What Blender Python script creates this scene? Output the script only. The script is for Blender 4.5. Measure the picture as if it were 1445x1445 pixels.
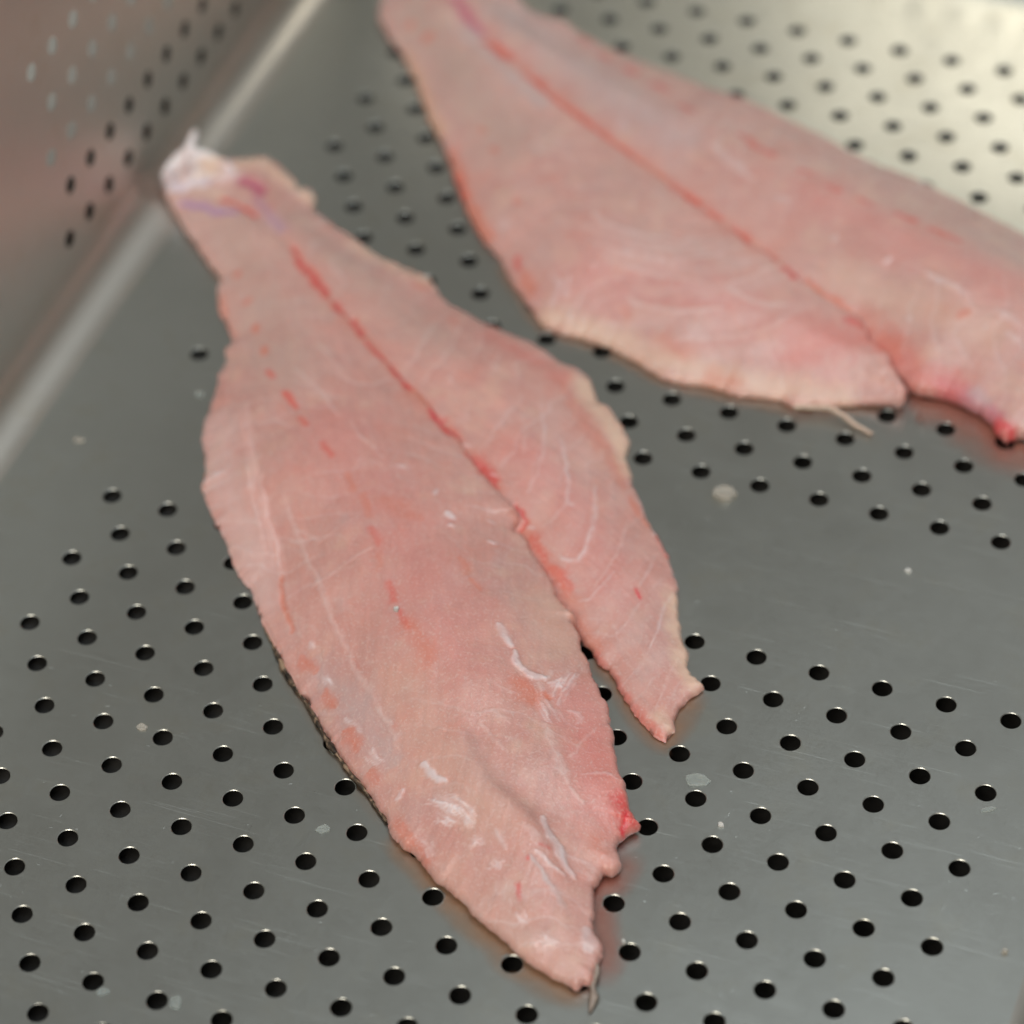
import bpy, math, random
import numpy as np
from mathutils import Matrix, Vector

K = 0.016                                   # metres per hole pitch; everything below is laid out in hole pitches
scene = bpy.context.scene
for o in list(bpy.data.objects): bpy.data.objects.remove(o)
random.seed(4)

# ================================================================ camera, world, lamps, exposure
cam_d = bpy.data.cameras.new('camera'); cam = bpy.data.objects.new('camera', cam_d); scene.collection.objects.link(cam)
Rm = ((0.9352313, 0.35226191, -0.03541127), (0.22671555, -0.67271543, -0.70431102), (-0.27192366, 0.65066542, -0.70900778))
C0 = Vector((10.1931647, -31.44461781, 36.16119653)) * K
cam.matrix_world = Matrix(((Rm[0][0], -Rm[1][0], -Rm[2][0], C0.x), (Rm[0][1], -Rm[1][1], -Rm[2][1], C0.y), (Rm[0][2], -Rm[1][2], -Rm[2][2], C0.z), (0, 0, 0, 1)))
cam_d.sensor_width = 36; cam_d.lens = 111.1; cam_d.clip_start = 0.02; cam_d.clip_end = 50
cam_d.dof.use_dof = True; cam_d.dof.aperture_fstop = 6.5
focus_pt = Vector((-1.2, -2.6, 0.8)) * K
cam_d.dof.focus_distance = (focus_pt - C0).dot(Vector(Rm[2]))
scene.camera = cam

world = bpy.data.worlds.new('World'); scene.world = world; world.use_nodes = True
bg = world.node_tree.nodes['Background']; bg.inputs[0].default_value = (0.195, 0.182, 0.160, 1); bg.inputs[1].default_value = 0.84

def area_lamp(name, loc, target, sx, sy, power, col):
    d = bpy.data.lights.new(name, 'AREA'); d.shape = 'RECTANGLE'; d.size = sx; d.size_y = sy; d.energy = power; d.color = col
    o = bpy.data.objects.new(name, d); scene.collection.objects.link(o); o.location = loc
    o.rotation_euler = (Vector(target) - Vector(loc)).to_track_quat('-Z', 'Y').to_euler(); return o
# a window behind and above the camera, and the bright open sky overhead
area_lamp('window_light', (-0.02, -1.22, 1.30), (0.0, 0.1, 0.0), 0.80, 0.55, 11.5, (1.0, 0.89, 0.74))
area_lamp('overhead_light', (0.15, -0.07, 1.7), (-0.02, 0.02, 0), 1.6, 1.1, 13.0, (0.92, 1.0, 1.03))
area_lamp('far_sky_light', (0.85, 1.65, 1.75), (-0.1, 0.1, 0), 1.9, 1.4, 2.2, (0.94, 1.0, 1.02))
scene.view_settings.view_transform = 'Standard'; scene.view_settings.look = 'None'
scene.view_settings.exposure = 0.07; scene.view_settings.gamma = 1.0
scene.render.engine = 'CYCLES'
scene.cycles.max_bounces = 5; scene.cycles.diffuse_bounces = 2; scene.cycles.glossy_bounces = 4; scene.cycles.use_adaptive_sampling = True; scene.cycles.adaptive_threshold = 0.02; scene.cycles.transparent_max_bounces = 6
scene.cycles.caustics_reflective = True; scene.cycles.blur_glossy = 1.5; scene.cycles.caustics_refractive = False

# ================================================================ materials
def new_mat(name):
    m = bpy.data.materials.new(name); m.use_nodes = True; nt = m.node_tree
    return m, nt, nt.nodes['Principled BSDF']
def node(nt, kind, **kw):
    n = nt.nodes.new(kind)
    for k, v in kw.items():
        if k in n.inputs: n.inputs[k].default_value = v
        else: setattr(n, k, v)
    return n
def ramp(nt, src, stops):
    r = nt.nodes.new('ShaderNodeValToRGB'); e = r.color_ramp.elements
    while len(e) < len(stops): e.new(0.5)
    for q, (p, c) in zip(e, stops):
        q.position = p; q.color = c if len(c) == 4 else (*c, 1)
    nt.links.new(src, r.inputs[0]); return r.outputs[0]
def g(v): return (v, v, v, 1)
def coords(nt, scale=(1, 1, 1), rot=(0, 0, 0)):
    t = nt.nodes.new('ShaderNodeTexCoord'); m = nt.nodes.new('ShaderNodeMapping')
    m.inputs['Scale'].default_value = scale; m.inputs['Rotation'].default_value = rot
    nt.links.new(t.outputs['Object'], m.inputs[0]); return m.outputs[0]
def noise(nt, vec, scale, detail=4, rough=0.55, dist=0.0):
    n = node(nt, 'ShaderNodeTexNoise'); n.inputs['Scale'].default_value = scale; n.inputs['Detail'].default_value = detail
    n.inputs['Roughness'].default_value = rough; n.inputs['Distortion'].default_value = dist
    nt.links.new(vec, n.inputs['Vector']); return n.outputs['Fac']
def math_n(nt, op, a, b=None, c=None):
    n = nt.nodes.new('ShaderNodeMath'); n.operation = op
    for i, v in enumerate((a, b, c)):
        if v is None: continue
        if isinstance(v, (int, float)): n.inputs[i].default_value = v
        else: nt.links.new(v, n.inputs[i])
    return n.outputs[0]
def mix_col(nt, fac, a, b, mode='MIX'):
    n = nt.nodes.new('ShaderNodeMix'); n.data_type = 'RGBA'; n.blend_type = mode
    for i, v in ((0, fac), (6, a), (7, b)):
        if isinstance(v, (int, float)): n.inputs[i].default_value = v
        elif isinstance(v, tuple): n.inputs[i].default_value = v
        else: nt.links.new(v, n.inputs[i])
    return n.outputs[2]
def bump(nt, h, strength, dist, prev=None):
    b = nt.nodes.new('ShaderNodeBump'); b.inputs['Strength'].default_value = strength; b.inputs['Distance'].default_value = dist
    nt.links.new(h, b.inputs['Height'])
    if prev is not None: nt.links.new(prev, b.inputs['Normal'])
    return b.outputs[0]

def steel(name, base, rough, seed):
    m, nt, p = new_mat(name)
    v = coords(nt); v2 = coords(nt, (1, 14, 1), (0, 0, 0.5)); v3 = coords(nt, (9, 0.7, 1), (0, 0, -0.35))
    big = noise(nt, v, 16 + seed, 3, 0.6, 0.0); mid = noise(nt, v, 70 + seed, 4, 0.6, 0.2); fine = noise(nt, v, 900, 2, 0.5)
    scr = noise(nt, v2, 260, 3, 0.7); scr2 = noise(nt, v3, 300, 3, 0.7)
    film = ramp(nt, noise(nt, v, 30 + seed, 4, 0.6, 0.3), [(0.38, g(0)), (0.50, g(1)), (0.53, g(0.55)), (0.66, g(0.0))])   # dried water marks
    c = mix_col(nt, big, (base[0] * 0.93, base[1] * 0.93, base[2] * 0.92, 1), (base[0] * 1.06, base[1] * 1.06, base[2] * 1.05, 1))
    stain = ramp(nt, mid, [(0.54, g(0)), (0.80, g(0.4))])
    c = mix_col(nt, stain, c, (base[0] * 0.86, base[1] * 0.79, base[2] * 0.66, 1))
    nt.links.new(c, p.inputs['Base Color'])
    r = math_n(nt, 'MULTIPLY_ADD', big, 0.05, rough - 0.025)
    r = math_n(nt, 'MULTIPLY_ADD', mid, 0.07, math_n(nt, 'ADD', r, -0.035))
    r = math_n(nt, 'MULTIPLY_ADD', film, 0.012, r)
    r = math_n(nt, 'MULTIPLY_ADD', scr, 0.10, math_n(nt, 'MULTIPLY_ADD', scr2, 0.08, math_n(nt, 'ADD', r, -0.06)))
    def scratch(rot, sc, lo):
        return ramp(nt, noise(nt, coords(nt, (1, 55, 1), (0, 0, rot)), sc, 2, 0.4), [(lo, g(0)), (lo + 0.05, g(1))])
    marks = math_n(nt, 'ADD', math_n(nt, 'ADD', scratch(0.55, 34, 0.68), scratch(-0.5, 27, 0.69)), scratch(1.35, 30, 0.70))
    specks = ramp(nt, noise(nt, v, 480, 2, 0.5), [(0.72, g(0)), (0.76, g(1))])
    r = math_n(nt, 'MULTIPLY_ADD', marks, 0.07, r); r = math_n(nt, 'MULTIPLY_ADD', specks, 0.08, r)
    nt.links.new(r, p.inputs['Roughness']); p.inputs['Metallic'].default_value = 1.0
    b = bump(nt, big, 0.02, 0.004); b = bump(nt, scr, 0.05, 0.0004, b); b = bump(nt, scr2, 0.04, 0.0004, b); b = bump(nt, fine, 0.05, 0.0002, b); b = bump(nt, marks, 0.065, 0.0004, b); b = bump(nt, specks, 0.14, 0.0004, b)
    nt.links.new(b, p.inputs['Normal']); return m
STEEL = steel('brushed_steel', (0.56, 0.585, 0.57), 0.28, 0)
STEEL_WALL = steel('brushed_steel_wall', (0.57, 0.545, 0.51), 0.37, 5)  # warm reflected surroundings tinted into the base colour
STEEL_END = steel('polished_steel_end', (0.58, 0.58, 0.56), 0.13, 7)
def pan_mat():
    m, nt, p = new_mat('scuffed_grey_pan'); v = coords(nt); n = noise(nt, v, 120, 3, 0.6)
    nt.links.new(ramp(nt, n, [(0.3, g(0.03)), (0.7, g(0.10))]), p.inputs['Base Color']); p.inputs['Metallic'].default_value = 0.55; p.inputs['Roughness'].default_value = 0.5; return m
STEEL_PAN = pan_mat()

def flesh(name):
    m, nt, p = new_mat(name)
    a = nt.nodes.new('ShaderNodeVertexColor'); a.layer_name = 'pigment'
    v = coords(nt); vf = coords(nt, (1, 1, 1), (0, 0, 0.83)); st = nt.nodes.new('ShaderNodeMapping'); st.inputs['Scale'].default_value = (1, 7, 1)
    nt.links.new(vf, st.inputs[0])
    grain = noise(nt, v, 1500, 2, 0.5); fib = noise(nt, st.outputs[0], 260, 4, 0.65, 0.6); blot = noise(nt, v, 85, 4, 0.6, 0.5)
    c = mix_col(nt, ramp(nt, blot, [(0.3, g(0.18)), (0.5, g(0)), (1, g(0))]), a.outputs[0], (0.60, 0.20, 0.18, 1))
    c = mix_col(nt, ramp(nt, fib, [(0.5, g(0)), (0.72, g(0.15))]), c, (0.72, 0.54, 0.50, 1))
    c = mix_col(nt, ramp(nt, grain, [(0.54, g(0)), (0.72, g(0.30))]), c, (0.82, 0.66, 0.62, 1))
    nt.links.new(c, p.inputs['Base Color'])
    p.subsurface_method = 'BURLEY'; p.inputs['Subsurface Weight'].default_value = 0.55
    p.inputs['Subsurface Radius'].default_value = (1.0, 0.42, 0.28); p.inputs['Subsurface Scale'].default_value = 0.0016
    p.inputs['IOR'].default_value = 1.38
    nt.links.new(math_n(nt, 'MULTIPLY_ADD', blot, 0.30, 0.27), p.inputs['Roughness'])
    b = bump(nt, fib, 0.12, 0.0004); b = bump(nt, grain, 0.35, 0.0004, b)
    nt.links.new(b, p.inputs['Normal'])
    p.inputs['Coat Weight'].default_value = 1.0; p.inputs['Coat Roughness'].default_value = 0.15
    cb = bump(nt, noise(nt, v, 1100, 2, 0.6), 0.45, 0.0007); nt.links.new(cb, p.inputs['Coat Normal'])
    return m
FLESH = flesh('raw_fish_flesh')
def skin_mat():
    m, nt, p = new_mat('mottled_fish_skin'); v = coords(nt)
    n = noise(nt, v, 230, 5, 0.7, 0.8)
    nt.links.new(ramp(nt, n, [(0.36, (0.012, 0.010, 0.009)), (0.46, (0.07, 0.05, 0.035)), (0.56, (0.36, 0.25, 0.17))]), p.inputs['Base Color'])
    p.inputs['Roughness'].default_value = 0.3; nt.links.new(bump(nt, n, 0.5, 0.0006), p.inputs['Normal']); return m
SKIN = skin_mat()
def pale_mat(name, col, alpha, rough=0.3):
    m, nt, p = new_mat(name); v = coords(nt); n = noise(nt, v, 500, 3, 0.6)
    nt.links.new(mix_col(nt, n, (col[0] * 0.8, col[1] * 0.8, col[2] * 0.8, 1), (min(col[0] * 1.15, 1), min(col[1] * 1.15, 1), min(col[2] * 1.15, 1), 1)), p.inputs['Base Color'])
    p.inputs['Roughness'].default_value = rough; p.inputs['Alpha'].default_value = alpha
    p.subsurface_method = 'BURLEY'; p.inputs['Subsurface Weight'].default_value = 0.3; p.inputs['Subsurface Radius'].default_value = (0.001, 0.0008, 0.0006)
    nt.links.new(bump(nt, n, 0.4, 0.0006), p.inputs['Normal']); return m
SCALE_CLEAR = pale_mat('clear_fish_scale', (0.55, 0.60, 0.58), 0.32, 0.15)
SCALE_MILKY = pale_mat('milky_fish_scrap', (0.60, 0.56, 0.50), 0.55)
SCRAP_WHITE = pale_mat('white_fish_scrap', (0.75, 0.74, 0.72), 0.9)
THREAD = pale_mat('pale_flesh_thread', (0.72, 0.55, 0.45), 1.0)
FOIL = pale_mat('grey_skin_tip', (0.36, 0.29, 0.25), 1.0, 0.3)

def reflection_film_mat():  # tan to pink reflection of the flesh in the steel, painted as a film
    m, nt, p = new_mat('flesh_reflection_film')
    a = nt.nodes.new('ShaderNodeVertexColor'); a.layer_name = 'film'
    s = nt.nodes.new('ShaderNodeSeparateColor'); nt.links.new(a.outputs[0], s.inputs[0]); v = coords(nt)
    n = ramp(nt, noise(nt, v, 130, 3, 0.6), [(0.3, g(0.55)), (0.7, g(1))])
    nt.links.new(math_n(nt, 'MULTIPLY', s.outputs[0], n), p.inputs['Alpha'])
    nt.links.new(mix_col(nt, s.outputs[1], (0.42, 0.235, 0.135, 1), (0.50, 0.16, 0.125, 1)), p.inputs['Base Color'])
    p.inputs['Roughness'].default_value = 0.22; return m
REFLECT_FILM = reflection_film_mat()
def counter_mat():
    m, nt, p = new_mat('pale_counter'); v = coords(nt)
    nt.links.new(ramp(nt, noise(nt, v, 40, 4, 0.6), [(0.3, (0.36, 0.355, 0.33)), (0.7, (0.44, 0.435, 0.41))]), p.inputs['Base Color']); p.inputs['Roughness'].default_value = 0.5; return m
COUNTER = counter_mat()

# ================================================================ helpers
def tag(o, label=None, cat=None, group=None, kind=None):
    for k, v in (('label', label), ('category', cat), ('group', group), ('kind', kind)):
        if v: o[k] = v
    return o
def empty(name, loc):
    o = bpy.data.objects.new(name, None); scene.collection.objects.link(o); o.location = Vector(loc) * K; o.empty_display_size = 0.02; return o
def mesh_obj(name, verts, faces, mat, parent=None, origin=(0, 0, 0), smooth=True):
    """verts in hole pitches, world frame; origin = the parent's location in pitches"""
    me = bpy.data.meshes.new(name)
    V = (np.asarray(verts, float) - np.asarray(origin, float)) * K
    me.from_pydata(V.tolist(), [], [tuple(int(i) for i in f) for f in faces]); me.update()
    if smooth: me.polygons.foreach_set('use_smooth', np.ones(len(me.polygons), bool))
    me.materials.append(mat)
    o = bpy.data.objects.new(name, me); scene.collection.objects.link(o)
    if parent is not None: o.parent = parent
    else: o.location = Vector(origin) * K
    return o

# ---------------------------------------------------------------- fillet shaping (units: one hole pitch)
XL, RB = -11.9, 0.8                      # where the floor starts to bend up into the left wall, bend radius
def base_z(x):
    t = np.clip(XL - np.asarray(x, float), 0, RB * 0.98)
    return RB - np.sqrt(RB * RB - t * t)
def _hash(ix, iy, s):
    h = (ix.astype(np.int64) * 374761393 + iy.astype(np.int64) * 668265263 + s * 1442695041) & 0x7fffffff
    h = ((h ^ (h >> 13)) * 1274126177) & 0x7fffffff
    return ((h ^ (h >> 16)) & 0xffff) / 65535.0
def vnoise(x, y, s=0):
    ix, iy = np.floor(x), np.floor(y); fx, fy = x - ix, y - iy
    fx = fx * fx * (3 - 2 * fx); fy = fy * fy * (3 - 2 * fy)
    a, b = _hash(ix, iy, s), _hash(ix + 1, iy, s); c, d = _hash(ix, iy + 1, s), _hash(ix + 1, iy + 1, s)
    return (a + (b - a) * fx) * (1 - fy) + (c + (d - c) * fx) * fy
def fbm(x, y, s=0, o=3):
    v, a, t = 0, 1.0, 0
    for k in range(o):
        v = v + a * vnoise(x * 2 ** k + 17.3 * k, y * 2 ** k - 9.1 * k, s + k); t += a; a *= 0.5
    return v / t
def seg_dist(P, L, chunk=20000):
    """distance of points P to polyline L -> (dist, parameter along L in vertices, signed side)"""
    A, B = L[:-1], L[1:]; D = B - A; dd = np.maximum((D * D).sum(1), 1e-12)
    od, ot, os_ = [], [], []
    for k in range(0, len(P), chunk):
        Q = P[k:k + chunk]
        V = Q[:, None, :] - A[None]
        t = np.clip((V * D[None]).sum(2) / dd, 0, 1)
        W = V - t[..., None] * D[None]; d2 = (W * W).sum(2)
        j = d2.argmin(1); r = np.arange(len(Q))
        od.append(np.sqrt(d2[r, j])); ot.append(j + t[r, j])
        os_.append(np.sign(D[j, 0] * V[r, j, 1] - D[j, 1] * V[r, j, 0]))
    return np.concatenate(od), np.concatenate(ot), np.concatenate(os_)
def inside(P, L):
    x, y = P[:, 0], P[:, 1]; c = np.zeros(len(P), bool)
    for (x0, y0), (x1, y1) in zip(L[:-1], L[1:]):
        if y0 == y1: continue
        m = (y0 > y) != (y1 > y)
        c ^= m & (x < (x1 - x0) * (y - y0) / (y1 - y0) + x0)
    return c
def smooth_closed(O, n=4, jag=0.0, seed=0):
    """Catmull-Rom through (x, y, z) points, closed, with a little raggedness"""
    O = np.asarray(O, float); N = len(O); out = []
    for i in range(N):
        p0, p1, p2, p3 = O[i - 1], O[i], O[(i + 1) % N], O[(i + 2) % N]
        for k in range(n):
            t = k / n
            out.append(0.5 * (2 * p1 + (p2 - p0) * t + (2 * p0 - 5 * p1 + 4 * p2 - p3) * t * t + (3 * p1 - p0 - 3 * p2 + p3) * t ** 3))
    out = np.array(out)
    if jag:
        T = np.roll(out, -1, 0) - np.roll(out, 1, 0); L = np.linalg.norm(T[:, :2], axis=1) + 1e-9
        nx, ny = T[:, 1] / L, -T[:, 0] / L
        q = (fbm(out[:, 0] * 6, out[:, 1] * 6, seed, 4) - .5) * 2 * jag + (fbm(out[:, 0] * 17, out[:, 1] * 17, seed + 4, 3) - .5) * 1.3 * jag
        out[:, 0] += nx * q; out[:, 1] += ny * q
    return np.vstack([out, out[:1]])
class Loin:
    def __init__(s, outline, tops, w=0.8, r=0.08, jag=0.04, seed=1, steps=()):
        s.O = smooth_closed(outline, 6, jag, seed); s.L = s.O[:, :2]; s.ze = s.O[:, 2]
        s.tops = np.asarray(tops, float); s.w, s.r, s.seed, s.steps = w, r, seed, steps
    def z(s, P, d=None, t=None, blur=None):
        if d is None:
            d, t, _ = seg_dist(P, s.L); d = np.where(inside(P, s.L), d, 0)
        ze = np.interp(t, np.arange(len(s.ze)), s.ze)
        q = ((P[:, None, :] - s.tops[None, :, :2]) ** 2).sum(2) + 0.3
        wt = 1 / q ** 1.6; T = (wt * s.tops[None, :, 2]).sum(1) / wt.sum(1)
        z = ze + np.maximum(T - ze, 0.02) * (1 - np.exp(-(d / s.w) ** 1.15))
        e = np.clip(1 - d / s.r, 0, 1); z = z - s.r * (1 - np.sqrt(np.maximum(1 - e * e, 0)))
        if blur is not None: z = blur(z)                # no ridge where the slopes from two edges meet
        for line, h, wl, wr in s.steps:                 # a flap: raised on the left of the line, falling away on its right
            dd, tt, sg = seg_dist(P, np.asarray(line, float))
            n = len(line) - 1; fade = np.clip(np.minimum(tt, n - tt) / (0.22 * n), 0, 1); fade = fade * fade * (3 - 2 * fade)
            sd = np.where(sg > 0, dd, -dd); e_ = np.where(sd > 0, np.exp(-(dd / wl) ** 2), np.exp(-(dd / wr) ** 1.5))
            z = z + h * fade * np.tanh(sd / 0.16) * e_ * 0.5
        f = np.clip(d / 0.35, 0, 1)
        z = z + f * ((fbm(P[:, 0] * 1.1, P[:, 1] * 1.1, s.seed + 5) - .5) * 0.07 + (fbm(P[:, 0] * 4.5, P[:, 1] * 4.5, s.seed + 9) - .5) * 0.014)
        return z + base_z(P[:, 0])

# ================================================================ the perforated tray
XR, YF, YB = 6.35, -13.6, 17.75
ROW = 0.743; HR, BEV, THK = 0.154, 0.010, 0.020
TILT, ZTOP = 0.05, 6.5
class Buf:
    def __init__(s): s.v = []; s.f = []
    def add(s, pts):
        n = len(s.v); s.v += [tuple(p) for p in pts]; return list(range(n, n + len(pts)))
    def quad(s, *p): s.f.append(tuple(s.add(p)))
NSEG = 28
def cell(buf, fr, cu, cv, w, h, hole, r=HR):
    """one brick of sheet round (cu, cv), with or without a punched hole; fr maps (u, v, depth) to space"""
    if not hole:
        buf.quad(fr(cu - w / 2, cv - h / 2, 0), fr(cu + w / 2, cv - h / 2, 0), fr(cu + w / 2, cv + h / 2, 0), fr(cu - w / 2, cv + h / 2, 0)); return
    angs = [2 * math.pi * k / NSEG for k in range(NSEG)]
    corner = [math.atan2(sy * h, sx * w) % (2 * math.pi) for sx, sy in ((1, 1), (-1, 1), (-1, -1), (1, -1))]
    oa = list(angs)
    for c in corner:
        k = min(range(NSEG), key=lambda q: abs(angs[q] - c)); oa[k] = c
    outer, r1, r2, r3 = [], [], [], []
    for a, b in zip(angs, oa):
        ca, sa = math.cos(b), math.sin(b); t = min((w / 2) / max(abs(ca), 1e-9), (h / 2) / max(abs(sa), 1e-9))
        outer.append(fr(cu + t * ca, cv + t * sa, 0))
        ca, sa = math.cos(a), math.sin(a)
        r1.append(fr(cu + (r + BEV) * ca, cv + (r + BEV) * sa, 0)); r2.append(fr(cu + r * ca, cv + r * sa, BEV * 0.8)); r3.append(fr(cu + (r + .004) * ca, cv + (r + .004) * sa, THK))
    R = [buf.add(q) for q in (outer, r1, r2, r3)]
    for A, B in zip(R[:-1], R[1:]):
        for k in range(NSEG):
            j = (k + 1) % NSEG; buf.f.append((A[k], A[j], B[j], B[k]))
def field(buf, fr, u0, u1, v0, v1, first_u, ncol, first_v, nrow, w, h):
    """a rectangle of sheet u0..u1 x v0..v1 holding nrow staggered rows of holes"""
    lo, hi = first_v - h / 2, first_v + (nrow - .5) * h
    if lo > v0 + 1e-6: buf.quad(fr(u0, v0, 0), fr(u1, v0, 0), fr(u1, lo, 0), fr(u0, lo, 0))
    if v1 > hi + 1e-6: buf.quad(fr(u0, hi, 0), fr(u1, hi, 0), fr(u1, v1, 0), fr(u0, v1, 0))
    for k in range(nrow):
        v = first_v + k * h; odd = k % 2; n = ncol - odd; s = first_u + odd * w / 2
        a, b = s - w / 2, s + (n - .5) * w
        buf.quad(fr(u0, v - h / 2, 0), fr(a, v - h / 2, 0), fr(a, v + h / 2, 0), fr(u0, v + h / 2, 0))
        buf.quad(fr(b, v - h / 2, 0), fr(u1, v - h / 2, 0), fr(u1, v + h / 2, 0), fr(b, v + h / 2, 0))
        for i in range(n): cell(buf, fr, s + i * w, v, w, h, True)
tray_o = (-2.8, 1.8, 0)
tray = tag(empty('perforated_tray', tray_o), 'deep stainless steel tray with rows of small punched holes, fish fillets lying in it', 'tray')
b = Buf(); ff = lambda u, v, d: (u, v, -d)
field(b, ff, XL, XR, YF, 1.8, -10.0, 16, -16 * ROW, 17, 1.0, ROW)
field(b, ff, XL, XR, 1.8, YB, -10.08, 16, 3.59, 17, 1.0, ROW)
mesh_obj('base', b.v, b.f, STEEL, tray, tray_o, smooth=False)
def wall(name, frame, u0, u1, first_u, mat=STEEL_WALL):
    """frame(u, out, z): u runs along the wall, out is the distance outwards from the floor's edge"""
    b = Buf(); n = 14
    for k in range(n):                                         # the bend
        p = []
        for q in (k, k + 1):
            t = q / n * math.pi / 2; p.append((RB * math.sin(t), RB * (1 - math.cos(t))))
        b.f.append(tuple(b.add([frame(u0, *p[0]), frame(u1, *p[0]), frame(u1, *p[1]), frame(u0, *p[1])])))
    nb = len(b.f)
    fr = lambda u, v, d: frame(u, RB + TILT * (v - RB) + d, v)
    mid = (u0 + u1) / 2; wp, hp = 0.773, 0.88
    half = (u1 - u0) / 2
    nc = int((half - 2.2) / wp)
    if first_u is None: first_u = (mid - (nc - 1) * wp - 1.3, mid + 1.3)
    field(b, fr, u0, mid if first_u[1] > mid else first_u[1], RB, ZTOP, first_u[0], nc, 1.25, 5, wp, hp)
    field(b, fr, mid if first_u[1] > mid else first_u[1], u1, RB, ZTOP, first_u[1], nc, 1.25, 5, wp, hp)
    e = RB + TILT * (ZTOP - RB)                                # rolled rim and flange
    for k in range(6):
        p = []
        for q in (k, k + 1):
            t = q / 6 * math.pi / 2; p.append((e + .35 * (1 - math.cos(t)), ZTOP + .35 * math.sin(t)))
        b.f.append(tuple(b.add([frame(u0, *p[0]), frame(u1, *p[0]), frame(u1, *p[1]), frame(u0, *p[1])])))
    b.f.append(tuple(b.add([frame(u0, e + .35, ZTOP + .35), frame(u1, e + .35, ZTOP + .35), frame(u1, e + 1.0, ZTOP + .33), frame(u0, e + 1.0, ZTOP + .33)])))
    o = mesh_obj(name, b.v, b.f, mat, tray, tray_o, smooth=False)
    me = o.data
    import bmesh
    bm = bmesh.new(); bm.from_mesh(me); bmesh.ops.remove_doubles(bm, verts=bm.verts, dist=1e-6)
    for f in bm.faces: f.smooth = True
    for ed in bm.edges:
        ed.smooth = len(ed.link_faces) < 2 or ed.calc_face_angle(0) < math.radians(20)
    bm.to_mesh(me); bm.free(); return o
wall('side_wall', lambda u, o, z: (XL - o, u, z), YF, YB, (-10.9, 4.35))
wall('side_wall', lambda u, o, z: (XR + o, u, z), YF, YB, (-10.9, 4.35))
wall('end_wall', lambda u, o, z: (u, YB + o, z), XL, XR, None, STEEL_END)
wall('end_wall', lambda u, o, z: (u, YF - o, z), XL, XR, None, STEEL_END)
prof = [(RB * math.sin(t), RB * (1 - math.cos(t))) for t in (k / 10 * math.pi / 2 for k in range(11))]
e = RB + TILT * (ZTOP - RB)
prof += [(e, ZTOP)] + [(e + .35 * (1 - math.cos(t)), ZTOP + .35 * math.sin(t)) for t in (k / 5 * math.pi / 2 for k in range(1, 6))] + [(e + 1.0, ZTOP + .33)]
for cx_, cy_, a0 in ((XR, YB, 0), (XL, YB, 90), (XL, YF, 180), (XR, YF, 270)):
    b = Buf(); n = 16; rings = []
    for k in range(n + 1):
        t = math.radians(a0 + 90 * k / n); rings.append(b.add([(cx_ + o * math.cos(t), cy_ + o * math.sin(t), z) for o, z in prof]))
    for A, B in zip(rings[:-1], rings[1:]):
        for i in range(len(prof) - 1): b.f.append((A[i], B[i], B[i + 1], A[i + 1]))
    mesh_obj('corner', b.v, b.f, STEEL_WALL, tray, tray_o)
# the plain pan it stands in: its floor, a little out of level, shows through the holes
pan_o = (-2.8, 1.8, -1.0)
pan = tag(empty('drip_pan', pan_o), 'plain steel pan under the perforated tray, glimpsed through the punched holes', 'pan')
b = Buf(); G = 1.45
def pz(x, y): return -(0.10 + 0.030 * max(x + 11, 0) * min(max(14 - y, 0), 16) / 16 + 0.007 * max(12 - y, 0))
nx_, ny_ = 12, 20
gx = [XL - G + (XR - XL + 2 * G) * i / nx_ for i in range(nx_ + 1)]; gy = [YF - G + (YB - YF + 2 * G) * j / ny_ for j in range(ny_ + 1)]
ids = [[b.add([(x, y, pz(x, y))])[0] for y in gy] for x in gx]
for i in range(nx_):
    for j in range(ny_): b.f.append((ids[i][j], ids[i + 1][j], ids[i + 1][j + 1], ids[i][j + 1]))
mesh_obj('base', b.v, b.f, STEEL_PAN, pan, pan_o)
def pan_wall(pts, nx, ny):
    b = Buf(); n = len(pts); lo = b.add([(x, y, pz(x, y)) for x, y in pts]); hi = b.add([(x + nx * .12, y + ny * .12, 0.95) for x, y in pts]); li = b.add([(x + nx * .5, y + ny * .5, 0.97) for x, y in pts])
    for k in range(n - 1):
        b.f.append((lo[k], lo[k + 1], hi[k + 1], hi[k])); b.f.append((hi[k], hi[k + 1], li[k + 1], li[k]))
    mesh_obj('wall', b.v, b.f, STEEL_PAN, pan, pan_o, smooth=False)
pan_wall([(x, gy[0]) for x in gx], 0, -1); pan_wall([(x, gy[-1]) for x in gx], 0, 1)
pan_wall([(gx[0], y) for y in gy], -1, 0); pan_wall([(gx[-1], y) for y in gy], 1, 0)

# the counter top everything stands on (seen only as pale glints through the holes of the left wall)
b = Buf(); b.quad((-40, -40, -1.75), (35, -40, -1.75), (35, 45, -1.75), (-40, 45, -1.75))
tag(mesh_obj('counter_top', b.v, b.f, COUNTER), kind='structure')

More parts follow.
